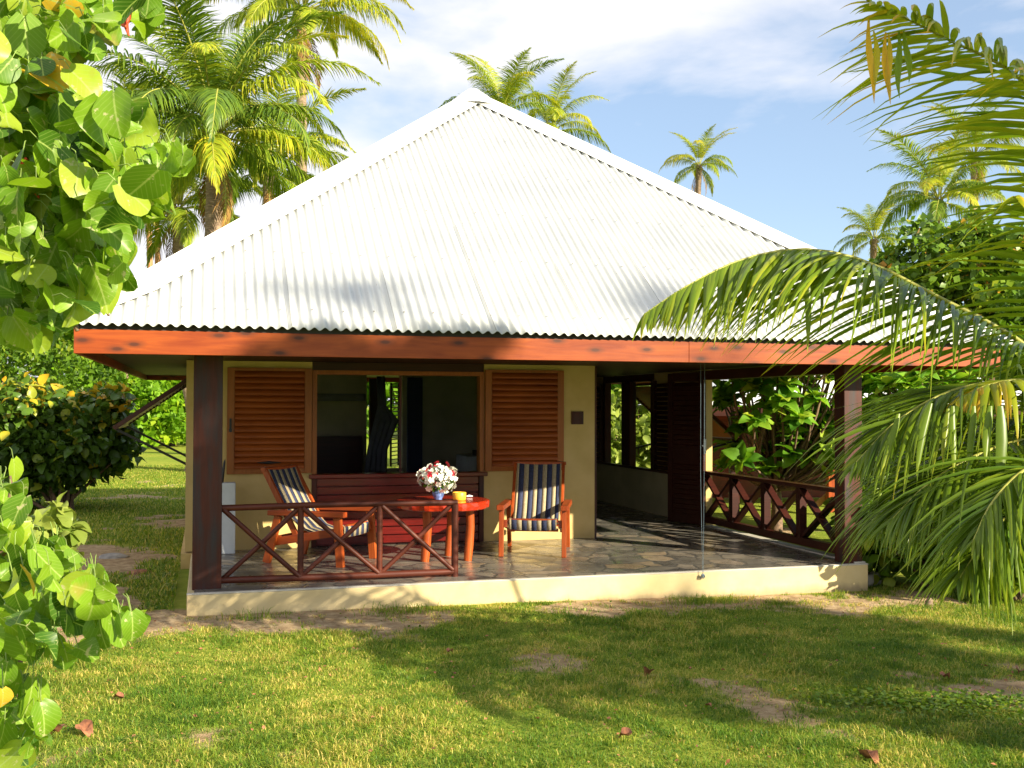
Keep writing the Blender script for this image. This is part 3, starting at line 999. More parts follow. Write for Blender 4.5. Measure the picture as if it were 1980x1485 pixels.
A0 = (X0 - OV, Y0 - OV, ZR); A1 = (X1 + OV, Y0 - OV, ZR); A2 = (X1 + OV, Y1 + OV, ZR); A3 = (X0 - OV, Y1 + OV, ZR)
roof_plane(A0, A1, AP, 10, 'roof_slope')
roof_plane(A1, A2, AP, 8, 'roof_slope')
roof_plane(A2, A3, AP, 6, 'roof_slope')
roof_plane(A3, A0, AP, 6, 'roof_slope')


def hip_cap(c, nb1, nb2, w=.20):
    c, a_, b_ = Vector(c), Vector(nb1), Vector(nb2)
    h = (AP - c).normalized()
    outs = []
    for o_ in (a_, b_):
        n_ = (o_ - c).cross(AP - c).normalized()
        if n_.z < 0: n_ = -n_
        s_ = n_.cross(h).normalized()
        if s_.dot(o_ - c) < 0: s_ = -s_
        outs.append((n_, s_))
    mb = MB()
    (n1, s1), (n2, s2) = outs
    lift = AMP + .012
    K = 18
    vs = []
    for i in range(K + 1):
        f = i / K
        p = c.lerp(AP, f) - h * (.02 if i == 0 else 0)
        wob = random.uniform(-.003, .003)
        w1 = w * (min(1, .12 + f * 9))
        top = p + (n1 + n2).normalized() * (lift + .03)
        for q in (p + s1 * w1 + n1 * (lift - .004 + wob), p + s1 * w1 * .25 + n1 * (lift + .006), top,
                  p + s2 * w1 * .25 + n2 * (lift + .006), p + s2 * w1 + n2 * (lift - .004 + wob)):
            vs.append(q)
    fs = [(i * 5 + j, i * 5 + j + 1, (i + 1) * 5 + j + 1, (i + 1) * 5 + j) for i in range(K) for j in range(4)]
    mb.add(vs, fs, 0, False)
    o = hp(mb, 'hip_cap', M['cap'])
    s_ = o.modifiers.new('thick', 'SOLIDIFY'); s_.thickness = .003
    return o


hip_cap(A0, A1, A3); hip_cap(A1, A0, A2); hip_cap(A2, A1, A3); hip_cap(A3, A2, A0)
# apex cover
mb = MB(); vs = []
for k, (rr_, zz) in enumerate(((.34, -.17), (.2, -.03), (.07, .06), (.0, .075))):
    for j in range(12):
        th = 2 * math.pi * j / 12
        vs.append((AP.x + rr_ * math.cos(th), AP.y + rr_ * math.sin(th), AP.z + zz))
mb.add(vs, [(k * 12 + j, k * 12 + (j + 1) % 12, (k + 1) * 12 + (j + 1) % 12, (k + 1) * 12 + j) for k in range(3) for j in range(12)], 0, True)
hp(mb, 'apex_cap', M['cap'])

# ---- indoor things seen through the window
mb = MB()
mb.box((.9, 13.6, FL + .001), (2.2, 15.6, .55)); mb.box((.9, 15.601, FL + .001), (2.2, 15.66, 1.25))
be = mb.build('bed', M['dark']); tag(be, 'dark wooden bed inside the room behind the window', 'bed')
mb = MB()
mb.box((3.55, 14.6, FL + .001), (4.05, 15.3, .98)); tag(mb.build('cabinet', M['white_box']), 'pale low cabinet at the right inside the window', 'cabinet')
mb = MB(); mb.box((3.72, 14.7, .982), (4.03, 15.0, 1.06)); mb.box((3.86, 14.9, 1.062), (4.03, 15.02, 1.34))
tag(mb.build('television', M['dark_box']), 'black set standing on the pale indoor cabinet', 'television')
# hanging net: gathered drapes
nt_ = empty('mosquito_net', 'grey net tied back over the bed inside the window', 'mosquito net', (2.1, 14.6, 1.0))


def drape(pts, w, name, m_, parent, off):
    vs, fs = [], []
    K = 14
    for i, (p, wd) in enumerate(zip(pts, w)):
        for k in range(K):
            a_ = (k / (K - 1) - .5)
            vs.append((p[0] + a_ * wd - off[0], p[1] + .03 * math.sin(k * 2.1) - off[1], p[2] - off[2]))
    for i in range(len(pts) - 1):
        for k in range(K - 1):
            fs.append((i * K + k, i * K + k + 1, (i + 1) * K + k + 1, (i + 1) * K + k))
    mb = MB(); mb.add(vs, fs, 0, True)
    o = mb.build(name, M[m_], parent)
    s = o.modifiers.new('t', 'SOLIDIFY'); s.thickness = .004
    return o


NO = (2.1, 14.6, 1.0)
drape([(2.28, 14.4, 2.1), (2.30, 14.4, 1.7), (2.36, 14.4, 1.5), (2.24, 14.4, 1.1), (2.20, 14.4, .55)], [.12, .12, .34, .28, .34], 'net_drape', 'net', nt_, NO)
drape([(1.3, 14.2, 1.86), (1.3, 14.2, 1.76)], [1.5, 1.5], 'net_valance', 'white_cloth', nt_, NO)
# outward shutter at the back opening and dark post
mb = MB(); mb.box((2.36, 15.9, .75), (2.52, 16.04, 2.1)); hp(mb, 'window_post', M['post'])
mb = MB()
for i in range(20):
    z = .80 + i * .062
    mb.beam((2.74, 16.25, z), (2.90, 16.55, z), .03, .012, up=(0, .6, .8))
mb.beam((2.73, 16.23, .76), (2.73, 16.23, 2.05), .03, .03); mb.beam((2.91, 16.57, .76), (2.91, 16.57, 2.05), .03, .03)
hp(mb, 'back_shutter', M['dark'])
mb = MB(); mb.box((2.89, 15.7, FL + .001), (3.12, 15.76, 2.12)); hp(mb, 'curtain', M['navy'])

# ------------------------------------------------------------------ veranda furniture


def chair(name, label, loc, rz):
    o = empty(name, label, 'chair', loc, rz, 'striped chairs on the veranda')
    for s in (-1, 1):
        q = MB(); q.beam((s * .31, -.37, 0), (s * .31, -.335, .455), .045, .075, up=(0, 1, 0)); q.build('leg', M['chair'], o, .004)
        q = MB(); q.beam((s * .31, .43, 0), (s * .31, .30, .448), .04, .075, up=(0, 1, 0)); q.build('leg', M['chair'], o, .004)
        q = MB(); q.beam((s * .315, -.42, .483), (s * .315, .40, .475), .075, .05); q.build('armrest', M['chair_y'], o, .006)
        q = MB(); q.beam((s * .268, -.36, .325), (s * .268, .40, .19), .034, .075); q.build('side_rail', M['chair_y'], o, .004)
        q = MB(); q.beam((s * .258, .10, .20), (s * .258, .50, .88), .03, .055); q.build('back_post', M['chair'], o, .004)
    q = MB(); q.beam((-.285, .497, .875), (.285, .497, .875), .05, .035); q.build('top_bar', M['chair'], o, .004)
    q = MB(); q.beam((-.25, -.335, .355), (.25, -.335, .355), .04, .035); q.build('front_bar', M['chair'], o, .004)
    q = MB(); q.beam((-.25, -.30, .26), (.25, -.30, .26), .03, .03); q.beam((-.25, .33, .24), (.25, .33, .24), .03, .03); q.build('stretcher', M['chair'], o)
    prof = [(.515, .895), (.475, .875), (.40, .715), (.31, .56), (.21, .42), (.10, .325), (-.04, .285), (-.18, .305), (-.30, .362), (-.345, .378), (-.362, .355), (-.358, .27)]
    # stripe edges across
    e = [-.235, -.212, -.158, -.108, -.058, -.012, .04, .086, .14, .184, .222, .235]
    kinds = [1, 0, 1, 0, 1, 0, 1, 0, 1, 0, 1]
    q = MB()
    for j in range(len(e) - 1):
        vs = []
        for (y_, z_) in prof:
            for xx in (e[j], e[j + 1]):
                belly = -.012 * (1 - (xx / .24) ** 2)
                vs.append((xx, y_, z_ + belly))
        q.add(vs, [(2 * i, 2 * i + 1, 2 * i + 3, 2 * i + 2) for i in range(len(prof) - 1)], 0 if kinds[j] == 0 else 1, True)
    f = q.build('seat_cloth', [M['navy'], M['ecru']], o)
    s = f.modifiers.new('t', 'SOLIDIFY'); s.thickness = .003
    return o


chair('armchair', 'wooden armchair with blue striped sling, leaning by the front railing beside the table', (1.085, 10.28, FL), R(52.7))
chair('armchair', 'wooden armchair with upright striped back, against the wall right of the table', (3.23, 10.34, FL), R(-22))

# table
TX, TY, TZ = 2.2, 10.06, .80
tb = empty('table', 'round red slab table on three log legs', 'table', (TX, TY, FL))
q = MB(); K = 64; vs = []
rad = [.45 * (1 + .018 * math.sin(5 * 2 * math.pi * k / K + 1) + .014 * math.sin(17 * 2 * math.pi * k / K) + random.uniform(-.010, .010)) for k in range(K)]
h0 = TZ - FL
for f_, dz in ((.97, 0), (1, -.008), (1.0, -.04), (.985, -.07), (.96, -.078)):
    for k in range(K):
        th = 2 * math.pi * k / K; rr_ = rad[k] * f_ * (1 + (random.uniform(-.008, .008) if dz else 0))
        vs.append((rr_ * math.cos(th), rr_ * math.sin(th), h0 + dz))
q.add(vs, [(i * K + k, (i + 1) * K + k, (i + 1) * K + (k + 1) % K, i * K + (k + 1) % K) for i in range(4) for k in range(K)], 0, False)
q.add(vs[:K], [tuple(range(K))]); q.add(vs[-K:], [tuple(range(K))[::-1]])
q.build('tabletop', M['table'], tb)
for (lx, ly, r_) in ((2.03, 9.98, .044), (2.44, 9.93, .042), (2.33, 10.3, .04)):
    q = MB(); lx -= TX; ly -= TY
    q.tube([(lx - .02, ly, 0), (lx - .005, ly, .16), (lx + .006, ly, .33), (lx, ly, h0 - .079)], [r_ * .95, r_ * 1.03, r_ * .97, r_], 12)
    q.build('leg', M['chair'], tb)

# vase
VX, VY = 2.14, 9.98
q = MB(); prof = [(.0, 0), (.032, 0), (.036, .006), (.034, .014), (.052, .04), (.06, .075), (.054, .105), (.042, .125), (.05, .14), (.044, .138), (.036, .12)]
K = 24; vs = [(r_ * math.cos(2 * math.pi * k / K), r_ * math.sin(2 * math.pi * k / K), z_) for r_, z_ in prof for k in range(K)]
q.add(vs, [(i * K + k, i * K + (k + 1) % K, (i + 1) * K + (k + 1) % K, (i + 1) * K + k) for i in range(len(prof) - 1) for k in range(K)], 0, True)
vo = q.build('vase', M['vase']); vo.location = (VX, VY, TZ); tag(vo, 'small blue and white glazed vase on the red table', 'vase')
# bouquet
bq = empty('bouquet', 'round bunch of white and red flowers in the blue vase', 'bouquet', (VX, VY, TZ + .13)); bq.scale = (.94, .94, .94)
r = rng(31)


def flowers(n, seed, rx, rz, zc, name, m_, minr=.55, redbias=False):
    r = rng(seed)
    d = unit(r.normal(size=(n, 3)) + [0, -.25, .35])
    rr_ = (minr + (1 - minr) * r.random(n) ** .5) * (1 + .16 * np.sin(5 * np.arctan2(d[:, 1], d[:, 0]) + 4 * d[:, 2]))
    c_ = d * rr_[:, None] * np.array([rx, rx * .85, rz]) + [0, 0, zc]
    V_, F_ = [], []
    for i in range(n):
        nrm = unit(d[i] + .35 * r.normal(size=3)); a_ = unit(np.cross(nrm, [0.2, .1, 1.0])); b_ = np.cross(nrm, a_)
        s = .024 + .016 * r.random(); ph0 = r.random() * 6
        o = len(V_)
        V_.append(c_[i] - nrm * .004)
        for k in range(5):
            ph = ph0 + k * 2 * np.pi / 5
            u_ = a_ * np.cos(ph) + b_ * np.sin(ph); w_ = -a_ * np.sin(ph) + b_ * np.cos(ph)
            V_.append(c_[i] + u_ * s * .55 + w_ * s * .42 + nrm * .003); V_.append(c_[i] + u_ * s * 1.0 + w_ * s * .2 - nrm * .002)
            V_.append(c_[i] + u_ * s * 1.0 - w_ * s * .25 - nrm * .001); V_.append(c_[i] + u_ * s * .55 - w_ * s * .42 + nrm * .006)
            q_ = o + 1 + 4 * k
            F_.append((o, q_, q_ + 1)); F_.append((o, q_ + 1, q_ + 2)); F_.append((o, q_ + 2, q_ + 3))
    return npmesh(name, np.array(V_), np.array(F_), None, M[m_], parent=bq, smooth=False)


flowers(150, 1, .20, .135, .085, 'white_flowers', 'petal')
flowers(16, 3, .17, .12, .115, 'red_flowers', 'petal_red', .95)['kind'] = 'stuff'
n = 260
d = unit(r.normal(size=(n, 3)) + [0, 0, .2])
V, F3, F4, tt, uv = leaves(d * .1 * np.array([1.2, 1, .9]) + [0, 0, .07], d, unit(r.normal(size=(n, 3))), .06 * np.ones(n), 'tiny', r.random(n) * .5)
npmesh('foliage', V, F3, F4, M['shrub'], tt, parent=bq)
q = MB()
for k in range(9):
    th = k * .7; q.tube([(0, 0, -.09), (.02 * math.cos(th), .02 * math.sin(th), 0), (.09 * math.cos(th), .09 * math.sin(th), .09)], .0025, 5)
q.build('stems', M['green_stem'], bq)
# yellow bowl
q = MB(); prof = [(0, 0), (.058, 0), (.064, .012), (.066, .075), (.062, .079), (.058, .074), (.054, .015), (0, .012)]
vs = [(r_ * math.cos(2 * math.pi * k / K), r_ * math.sin(2 * math.pi * k / K), z_) for r_, z_ in prof for k in range(K)]
q.add(vs, [(i * K + k, i * K + (k + 1) % K, (i + 1) * K + (k + 1) % K, (i + 1) * K + k) for i in range(len(prof) - 1) for k in range(K)], 0, True)
yo = q.build('bowl', M['yellow']); yo.location = (2.335, 9.93, TZ); tag(yo, 'squat yellow clay bowl on the table right of the vase', 'bowl')
# small things on the table
q = MB(); q.tube([(-.03, 0, .012), (.0, .006, .016), (.035, 0, .012)], [.006, .012, .006], 8)
so = q.build('spoon', M['cap']); so.location = (2.50, 10.2, TZ); tag(so, 'small pale dish lying near the right edge of the red table', 'dish')
# white board box + black stick
wb = MB(); wb.box((.14, 10.98, FL), (.285, 11.12, .93)); wo_ = wb.build('cool_box', M['white_box'], None, .008); tag(wo_, 'tall narrow white box against the wall behind the left post', 'box')
wb = MB(); wb.tube([(.15, 11.02, .93), (.175, 11.02, 1.13), (.18, 11.02, 1.16)], [.018, .011, .004], 8); tag(wb.build('umbrella', M['dark_box']), 'black folded umbrella standing on the white box', 'umbrella')
# cord
cd = empty('hanging_cord', 'thin pale blue double cord with knotted end hanging from the eave', 'cord', (4.31, 8.735, .2))
q = MB(); q.tube([(.0 - .02, 0.0, 2.0), (-.022, .002, .9), (-.004, 0, -.0)], .0016, 6); q.tube([(.02, 0, 2.0), (.012, .0, .9), (.003, 0, -.0)], .0016, 6)
q.build('cord', M['cord'], cd)
q = MB()
for k in range(7):
    th = k * .9; q.tube([(0, 0, 0), (.016 * math.cos(th), .01 * math.sin(th), -.012 - .008 * (k % 3)), (.024 * math.cos(th + .8), .012, -.035 - .01 * (k % 2))], .0045, 6)
q.build('knot', M['cord'], cd)

# stone slab at the right corner, small stump
q = MB(); K = 20
vs = []
for f_, z_ in ((1, 0), (1.03, .05), (.97, .11), (.9, .125)):
    for k in range(K):
        th = 2 * math.pi * k / K
        vs.append((.34 * f_ * math.cos(th) * (1 + .05 * math.sin(3 * th)), .22 * f_ * math.sin(th), z_))
q.add(vs, [(i * K + k, i * K + (k + 1) % K, (i + 1) * K + (k + 1) % K, (i + 1) * K + k) for i in range(3) for k in range(K)], 0, True); q.add(vs[-K:], [tuple(range(K))])
o = q.build('stepping_stone', M['stone']); o.location = (6.05 + .10, 9.22, -.06); tag(o, 'flat grey stone beside the right corner of the plinth', 'stone')
q = MB(); q.tube([(0, 0, -.02), (.0, 0, .05), (.01, 0, .075), (.01, 0, .085)], [.035, .032, .022, .006], 9)
o = q.build('stump', M['bark']); o.location = (6.08, 7.93, float(gz(6.08, 7.93))); tag(o, 'small grey stump in the grass right of the plinth', 'stump')

# dead leaves
lp = [(-.71, 5.76, .13, 'curled brown dead leaf on the grass, leftmost of the pair at lower left'), (-.57, 5.74, .13, 'curled brown dead leaf, right one of the pair at lower left'),
      (2.05, 5.03, .10, 'orange brown crumpled leaf on the grass at bottom centre'), (2.67, 6.19, .12, 'flat brown leaf on the shaded grass below the veranda middle'),
      (-.46, 6.31, .08, 'small brown leaf on the grass near the big leaves at left'), (1.59, 7.02, .07, 'pale brown leaf near the bare strip in front of the railing'),
      (4.51, 5.72, .1, 'brown leaf beside the weed patch on bare soil'), (2.71, 5.43, .05, 'tiny red brown leaf in the middle of the bright grass'),
      (3.06, 4.43, .14, 'dark curled leaf at the bottom edge right of centre'), (5.05, 5.7, .09, 'dry leaf on bare soil at the right edge')]
for i, (lx, ly, s, lab) in enumerate(lp):
    r = rng(100 + i)
    T, f3, f4 = TPL['ovate']
    s = s * .78; V = T.copy() * s; V[:, 2] = V[:, 2] * 1.5 + .25 * s * np.abs(T[:, 1]) * 3 * (1 + .4 * np.sin(9 * T[:, 0])) ; V[:, 0] -= s / 2; V[:, 1] *= 1.25
    V[:, 2] += .01 * np.sin(V[:, 0] * 90) + .012
    o = npmesh('dead_leaf', V, None, f4, M['dead']); o.location = (lx, ly, float(gz(lx, ly)) + .022)
    o.rotation_euler = (random.uniform(-.3, .3), random.uniform(-.3, .3), random.uniform(0, 6))
    tag(o, lab, 'dead leaf', 'dead leaves on the lawn')
# stones at foot of the left wall
for i, (lx, ly, s, lab) in enumerate([(-.62, 11.0, .10, 'brown stone in the shade left of the bungalow, nearest the plinth'), (-.95, 12.2, .12, 'dark stone in the shaded dirt further left of the bungalow'),
                                      (-1.25, 10.6, .07, 'small stone on the shaded path left of the post')]):
    q = MB(); r = rng(60 + i); K = 9; vs = []
    for a_ in range(5):
        for k in range(K):
            th = 2 * math.pi * k / K; ph = a_ / 4 * math.pi * .5
            rr_ = s * (math.cos(ph)) * (.85 + .3 * r.random()) + .001
            vs.append((rr_ * math.cos(th) * 1.4, rr_ * math.sin(th), s * .5 * math.sin(ph)))
    q.add(vs, [(j * K + k, j * K + (k + 1) % K, (j + 1) * K + (k + 1) % K, (j + 1) * K + k) for j in range(4) for k in range(K)], 0, True)
    o = q.build('stone', M['dead'] if i == 0 else M['stone']); o.location = (lx, ly, float(gz(lx, ly)) - .01); tag(o, lab, 'stone', 'stones left of the bungalow')

# ------------------------------------------------------------------ palms


def curve_pts(P, n):
    """Catmull-Rom through control points"""
    P = np.asarray(P, float)
    Q = np.concatenate([[2 * P[0] - P[1]], P, [2 * P[-1] - P[-2]]])
    tt_ = np.linspace(0, len(P) - 1 - 1e-6, n)
    i = tt_.astype(int); u = (tt_ - i)[:, None]
    a, b_, c_, d_ = Q[i], Q[i + 1], Q[i + 2], Q[i + 3]
    return .5 * ((2 * b_) + (-a + c_) * u + (2 * a - 5 * b_ + 4 * c_ - d_) * u ** 2 + (-a + 3 * b_ - 3 * c_ + d_) * u ** 3)


def frond_mesh(name, P, Lmax, n=70, seed=0, droop=.55, wid=.022, fwd=(.45, .95), start=.12, mats=None, stations=5, rib=.02, fold=True,
               lift=.15, tipyellow=.25, base=.35, prof=None, jitter=.12, broken=0.0):
    """P: rachis control points. Leaflets leave both sides, curve down under their weight."""
    r = rng(seed)
    C_ = curve_pts(P, 60)
    tpar = start + (1 - start) * (np.arange(n) + .3) / n
    idx = tpar * 59
    i0 = np.clip(idx.astype(int), 0, 58); fr = (idx - i0)[:, None]
    base_p = C_[i0] * (1 - fr) + C_[i0 + 1] * fr
    T = unit(C_[np.clip(i0 + 1, 0, 59)] - C_[np.clip(i0 - 1, 0, 59)])
    S = unit(np.cross(T, np.array([0, 0, 1.0]) + 1e-4)); U = np.cross(S, T)
    Vs, F3s, F4s, tints = [], [], [], []
    o = 0
    for side in (-1, 1):
        u = (tpar - start) / (1 - start)
        ln = Lmax * (np.clip(.35 + 2.6 * u, 0, 1) * np.clip(1.12 * (1 - u ** 2.2), .16, 1)) * (1 + jitter * r.normal(size=n))
        if broken: ln = ln * np.where(r.random(n) < broken, .45, 1)
        ang = fwd[0] + (fwd[1] - fwd[0]) * u + .08 * r.normal(size=n)         # forward share
        D0 = unit(S * side * np.cos(ang * 1.0)[:, None] + T * np.sin(ang)[:, None] + U * (lift + .12 * r.normal(size=n))[:, None])
        dr_ = droop * (.7 + .6 * r.random(n))
        g_ = np.array([0, 0, -1.0])
        K = stations
        us = np.linspace(0, 1, K)
        ctr = []
        p = base_p.copy(); d_ = D0.copy(); ctr.append(p)
        for k in range(1, K):
            d_ = unit(d_ + g_ * (dr_ * (us[k] ** .8) * 1.6 / (K - 1) * 1.6)[:, None])
            p = p + d_ * (ln / (K - 1))[:, None]
            ctr.append(p)
        ctr = np.stack(ctr, 1)                                   # n,K,3
        wv_ = unit(T - D0 * np.sum(T * D0, 1, keepdims=True))    # width direction
        wv_ = unit(wv_ + U * (.35 * side * 0 + .25 * r.normal(size=n))[:, None])
        wp = np.array([.55, 1, .95, .7, .45, .25, .1])[:K].copy(); wp[-1] = .06
        if K == 4: wp = np.array([.6, 1, .7, .05])
        w_ = wid * (.8 + .4 * r.random(n))
        nv = np.cross(wv_, D0)
        if fold:
            a_ = ctr - wv_[:, None] * (w_[:, None] * wp)[..., None]
            b_ = ctr + wv_[:, None] * (w_[:, None] * wp)[..., None]
            c_ = ctr + nv[:, None] * (w_[:, None] * wp * .5)[..., None] * 1.0
            V = np.stack([a_, c_, b_], 2).reshape(n, -1, 3)
            k3 = 3 * K
            f = []
            for k in range(K - 1):
                f += [[3 * k, 3 * k + 1, 3 * k + 4, 3 * k + 3], [3 * k + 1, 3 * k + 2, 3 * k + 5, 3 * k + 4]]
        else:
            a_ = ctr - wv_[:, None] * (w_[:, None] * wp)[..., None]
            b_ = ctr + wv_[:, None] * (w_[:, None] * wp)[..., None]
            V = np.stack([a_, b_], 2).reshape(n, -1, 3); k3 = 2 * K
            f = [[2 * k, 2 * k + 1, 2 * k + 3, 2 * k + 2] for k in range(K - 1)]
        F4s.append((np.array(f)[None] + (np.arange(n) * k3)[:, None, None]).reshape(-1, 4) + o)
        tl = np.clip(base + .14 * r.normal(size=n) + .25 * u, 0, 1)[:, None] + np.repeat((us ** 3 * tipyellow), 3 if fold else 2)[None]
        tints.append(np.clip(tl, 0, 1).ravel())
        Vs.append(V.reshape(-1, 3)); o += n * k3
    nl = sum(len(f_) for f_ in F4s)
    # rachis tube
    m_ = 6
    sel = np.linspace(0, 59, 20).astype(int); Cc = C_[sel]
    Tt = unit(np.gradient(Cc, axis=0)); Ss = unit(np.cross(Tt, np.array([0, 0, 1.0]) + 1e-4)); Uu = np.cross(Ss, Tt)
    rr_ = rib * np.linspace(1, .15, 20)
    th = np.arange(m_) * 2 * np.pi / m_
    ring = Cc[:, None] + (Ss[:, None] * np.cos(th)[None, :, None] * 1.2 + Uu[:, None] * np.sin(th)[None, :, None]) * rr_[:, None, None]
    rf = [[i * m_ + k, i * m_ + (k + 1) % m_, (i + 1) * m_ + (k + 1) % m_, (i + 1) * m_ + k] for i in range(19) for k in range(m_)]
    Vs.append(ring.reshape(-1, 3)); F4s.append(np.array(rf) + o); tints.append(np.full(20 * m_, .8))
    F4 = np.concatenate(F4s)
    mi = np.zeros(len(F4), np.int32); mi[nl:] = 1
    return npmesh(name, np.concatenate(Vs), None, F4, [mats, M['rachis']], np.concatenate(tints), link=False, matidx=mi)


def arch(L_, a0, bend, n=7):
    """local rachis curve in XZ plane"""
    P = [(0, 0, 0)]; a_ = a0
    for i in range(1, n):
        a_ = a0 - bend * (i / (n - 1)) ** 1.3
        P.append((P[-1][0] + L_ / (n - 1) * math.cos(a_), 0, P[-1][2] + L_ / (n - 1) * math.sin(a_)))
    return P


def frond_set(prefix, m_, L_=4.2, lf=.85, n=62, fold=False, seed=0):
    S = []
    for i, (a0, bend, dr_) in enumerate(((R(80), R(62), .4), (R(63), R(95), .75), (R(44), R(102), .95), (R(22), R(88), 1.15), (R(-5), R(66), 1.25))):
        S.append(frond_mesh('frond', arch(L_ * (1 - .04 * i), a0, bend), lf, n, seed + i, dr_, .021, (.35, 1.0), .14, m_, 4, .03, fold, lift=.2, base=.3))
    return S


FS_G = frond_set('g', M['frond'], seed=1, n=115, L_=4.7, lf=.95)
FS_Y = frond_set('y', M['frond_yellow'], seed=20, n=115, L_=4.7, lf=.95)
FS_D = [frond_mesh('dead_frond', arch(3.4, R(-35), R(50)), .7, 50, 40, 1.1, .02, (.4, .9), .2, M['frond_dead'], 4, .025, False, base=.5)]
cm = None


def coconut_mesh():
    q = MB(); K = 8; vs = []
    for i in range(6):
        ph = math.pi * i / 5
        for k in range(K):
            vs.append((.11 * math.sin(ph) * math.cos(2 * math.pi * k / K) + .0, .11 * math.sin(ph) * math.sin(2 * math.pi * k / K), .14 * math.cos(ph)))
    q.add(vs, [(i * K + k, i * K + (k + 1) % K, (i + 1) * K + (k + 1) % K, (i + 1) * K + k) for i in range(5) for k in range(K)], 0, True)
    o = q.build('coconut', M['coconut']); me = o.data; bpy.data.objects.remove(o); return me


COCO = coconut_mesh()


def palm(label, crown, sets, seed, scale=1.0, nf=22, lean=(.8, .3), dead=2, nuts=5, trunk_r=.16, group='coconut palms behind the bungalow', base=None, tiers=(0, 0, 1, 1, 2, 2, 3, 3, 4)):
    r = random.Random(seed)
    c_ = Vector(tuple(map(float, crown)))
    b_ = Vector((c_.x + lean[0], c_.y + lean[1], float(gz(c_.x, c_.y)) - .1)) if base is None else Vector(base)
    o = empty('coconut_palm', label, 'palm tree', b_, 0, group)
    q = MB(); pts, rad_ = [], []
    for i in range(26):
        f = i / 25
        p = b_.lerp(c_, f); p.x += -lean[0] * .35 * math.sin(math.pi * f); p.y -= .2 * math.sin(2 * math.pi * f)
        pts.append(p - b_); rad_.append(trunk_r * (1.35 - .55 * f + (.5 if i == 0 else 0)) * (1.05 if i % 2 else .97) * (1 if f < .93 else 1.25))
    q.tube(pts, rad_, 10); q.build('trunk', M['bark'], o)
    top = c_ - b_
    for i in range(nf):
        k = tiers[int(i / nf * len(tiers))]
        az = i * 2.39996 + r.uniform(-.25, .25)
        f = bpy.data.objects.new('frond', sets[k]); COL.objects.link(f); f.parent = o
        f.location = top + Vector((math.cos(az) * .1, math.sin(az) * .1, .15 - .07 * k)) * scale
        s = scale * r.uniform(.88, 1.1)
        f.scale = (s, s, s); f.rotation_euler = (r.uniform(-.25, .25), r.uniform(-.15, .15), az)
    for i in range(dead):
        f = bpy.data.objects.new('dead_frond', FS_D[0]); COL.objects.link(f); f.parent = o
        az = r.uniform(0, 6.28); f.location = top - Vector((0, 0, .25)); f.scale = (scale * .8,) * 3; f.rotation_euler = (r.uniform(-.2, .2), R(18), az)
    for i in range(nuts):
        az = r.uniform(0, 6.28); f = bpy.data.objects.new('coconut', COCO); COL.objects.link(f); f.parent = o
        f.location = top + Vector((math.cos(az) * .3, math.sin(az) * .3, -.22 - .15 * (i % 2))) * scale; f.scale = (scale * 1.1,) * 3
    return o


palm('big coconut palm with a full crown, just behind the left roof slope', at(415, 255, 27), FS_G, 3, 1.0, 38, (-.3, .1), 2, 7, .24)
palm('tall yellow green coconut palm rising to the top edge, right of the big palm', at(585, 20, 40), FS_Y, 5, 1.05, 24, (.4, .2), 2, 5, .22)
palm('coconut palm low behind the big palm, left of its trunk', at(345, 400, 36), FS_Y, 6, .95, 24, (.9, .1), 4, 5, .2)
palm('dark palm with drooping crown at far left behind the big leaves', at(225, 330, 40), FS_G, 7, 1.0, 22, (.6, 0), 3, 4, .2)
palm('coconut palm partly hidden between the big palm and the roof slope', at(520, 330, 34), FS_G, 8, .85, 20, (.3, 0), 3, 3, .2)
palm('palm directly behind the roof apex with one upright frond', at(968, 225, 50), FS_G, 10, .85, 16, (.2, 0), 0, 3, .18, tiers=(0, 0, 0, 1, 1, 2, 3))
palm('palm to the right of the roof apex, lower of the two there', at(1065, 255, 54), FS_Y, 12, .85, 16, (.4, 0), 1, 3, .18, tiers=(0, 0, 1, 2, 2, 3, 3))
palm('lone small palm above the right roof slope', at(1352, 320, 72), FS_Y, 13, .72, 18, (.5, 0), 3, 4, .2, tiers=(0, 0, 1, 2, 2, 3, 4))
palm('small palm right of the roof, left of the tall group', at(1690, 462, 62), FS_Y, 15, .70, 18, (.3, 0), 2, 4, .2)
palm('larger palm at right above the dark tree', at(1815, 385, 44), FS_G, 16, .80, 22, (.8, 0), 3, 4, .18)
palm('hazy tall palm at right behind the larger palm', at(1885, 300, 56), FS_Y, 18, .85, 20, (.3, 0), 2, 3, .18)
# two thin bare trunks at left, seen above the roof slope and again under the eave
for i, (pxx, bpx, dd_, lab) in enumerate([(287, 298, 46, 'bare pale thin trunk left of the roof slope, left one of two'), (303, 310, 49, 'bare pale thin trunk left of the roof slope, right one of two')]):
    p = at(pxx, 400 + 12 * i, dd_); pb = at(bpx, 855, dd_); q = MB()
    d0 = p - pb; bz = float(gz(pb[0], pb[1]))
    q.tube([(0, 0, -.1), (d0[0] * .25 + .03, 0, 2.5), (d0[0] * .6, 0, 6.0), (d0[0], 0, p[2] - bz)], [.19, .16, .14, .11], 9)
    o = q.build('bare_trunk', M['pale_wood']); o.location = (pb[0], pb[1], bz); tag(o, lab, 'tree trunk', 'bare trunks')

# ---- foreground palm at right
fp = empty('young_palm', 'young coconut palm reaching in from the right with long near fronds', 'palm tree', at(2330, 1350, 6.6) * np.array([1, 1, 0]))
FO = np.array(fp.location)


def near_frond(name, pts, L_, n, seed, droop, fwd, lift=.1, wid=.02, start=.12, base=.35, tipy=.35, label=None, rib=.018, jit=.12):
    P = [at(*p) - FO for p in pts]
    me = frond_mesh(name, P, L_, n, seed, droop, wid, fwd, start, M['frond_near'], 6, rib, True, lift, tipy, base, jitter=jit)
    o = bpy.data.objects.new('frond', me); COL.objects.link(o); o.parent = fp
    if label: o['label'] = label
    return o


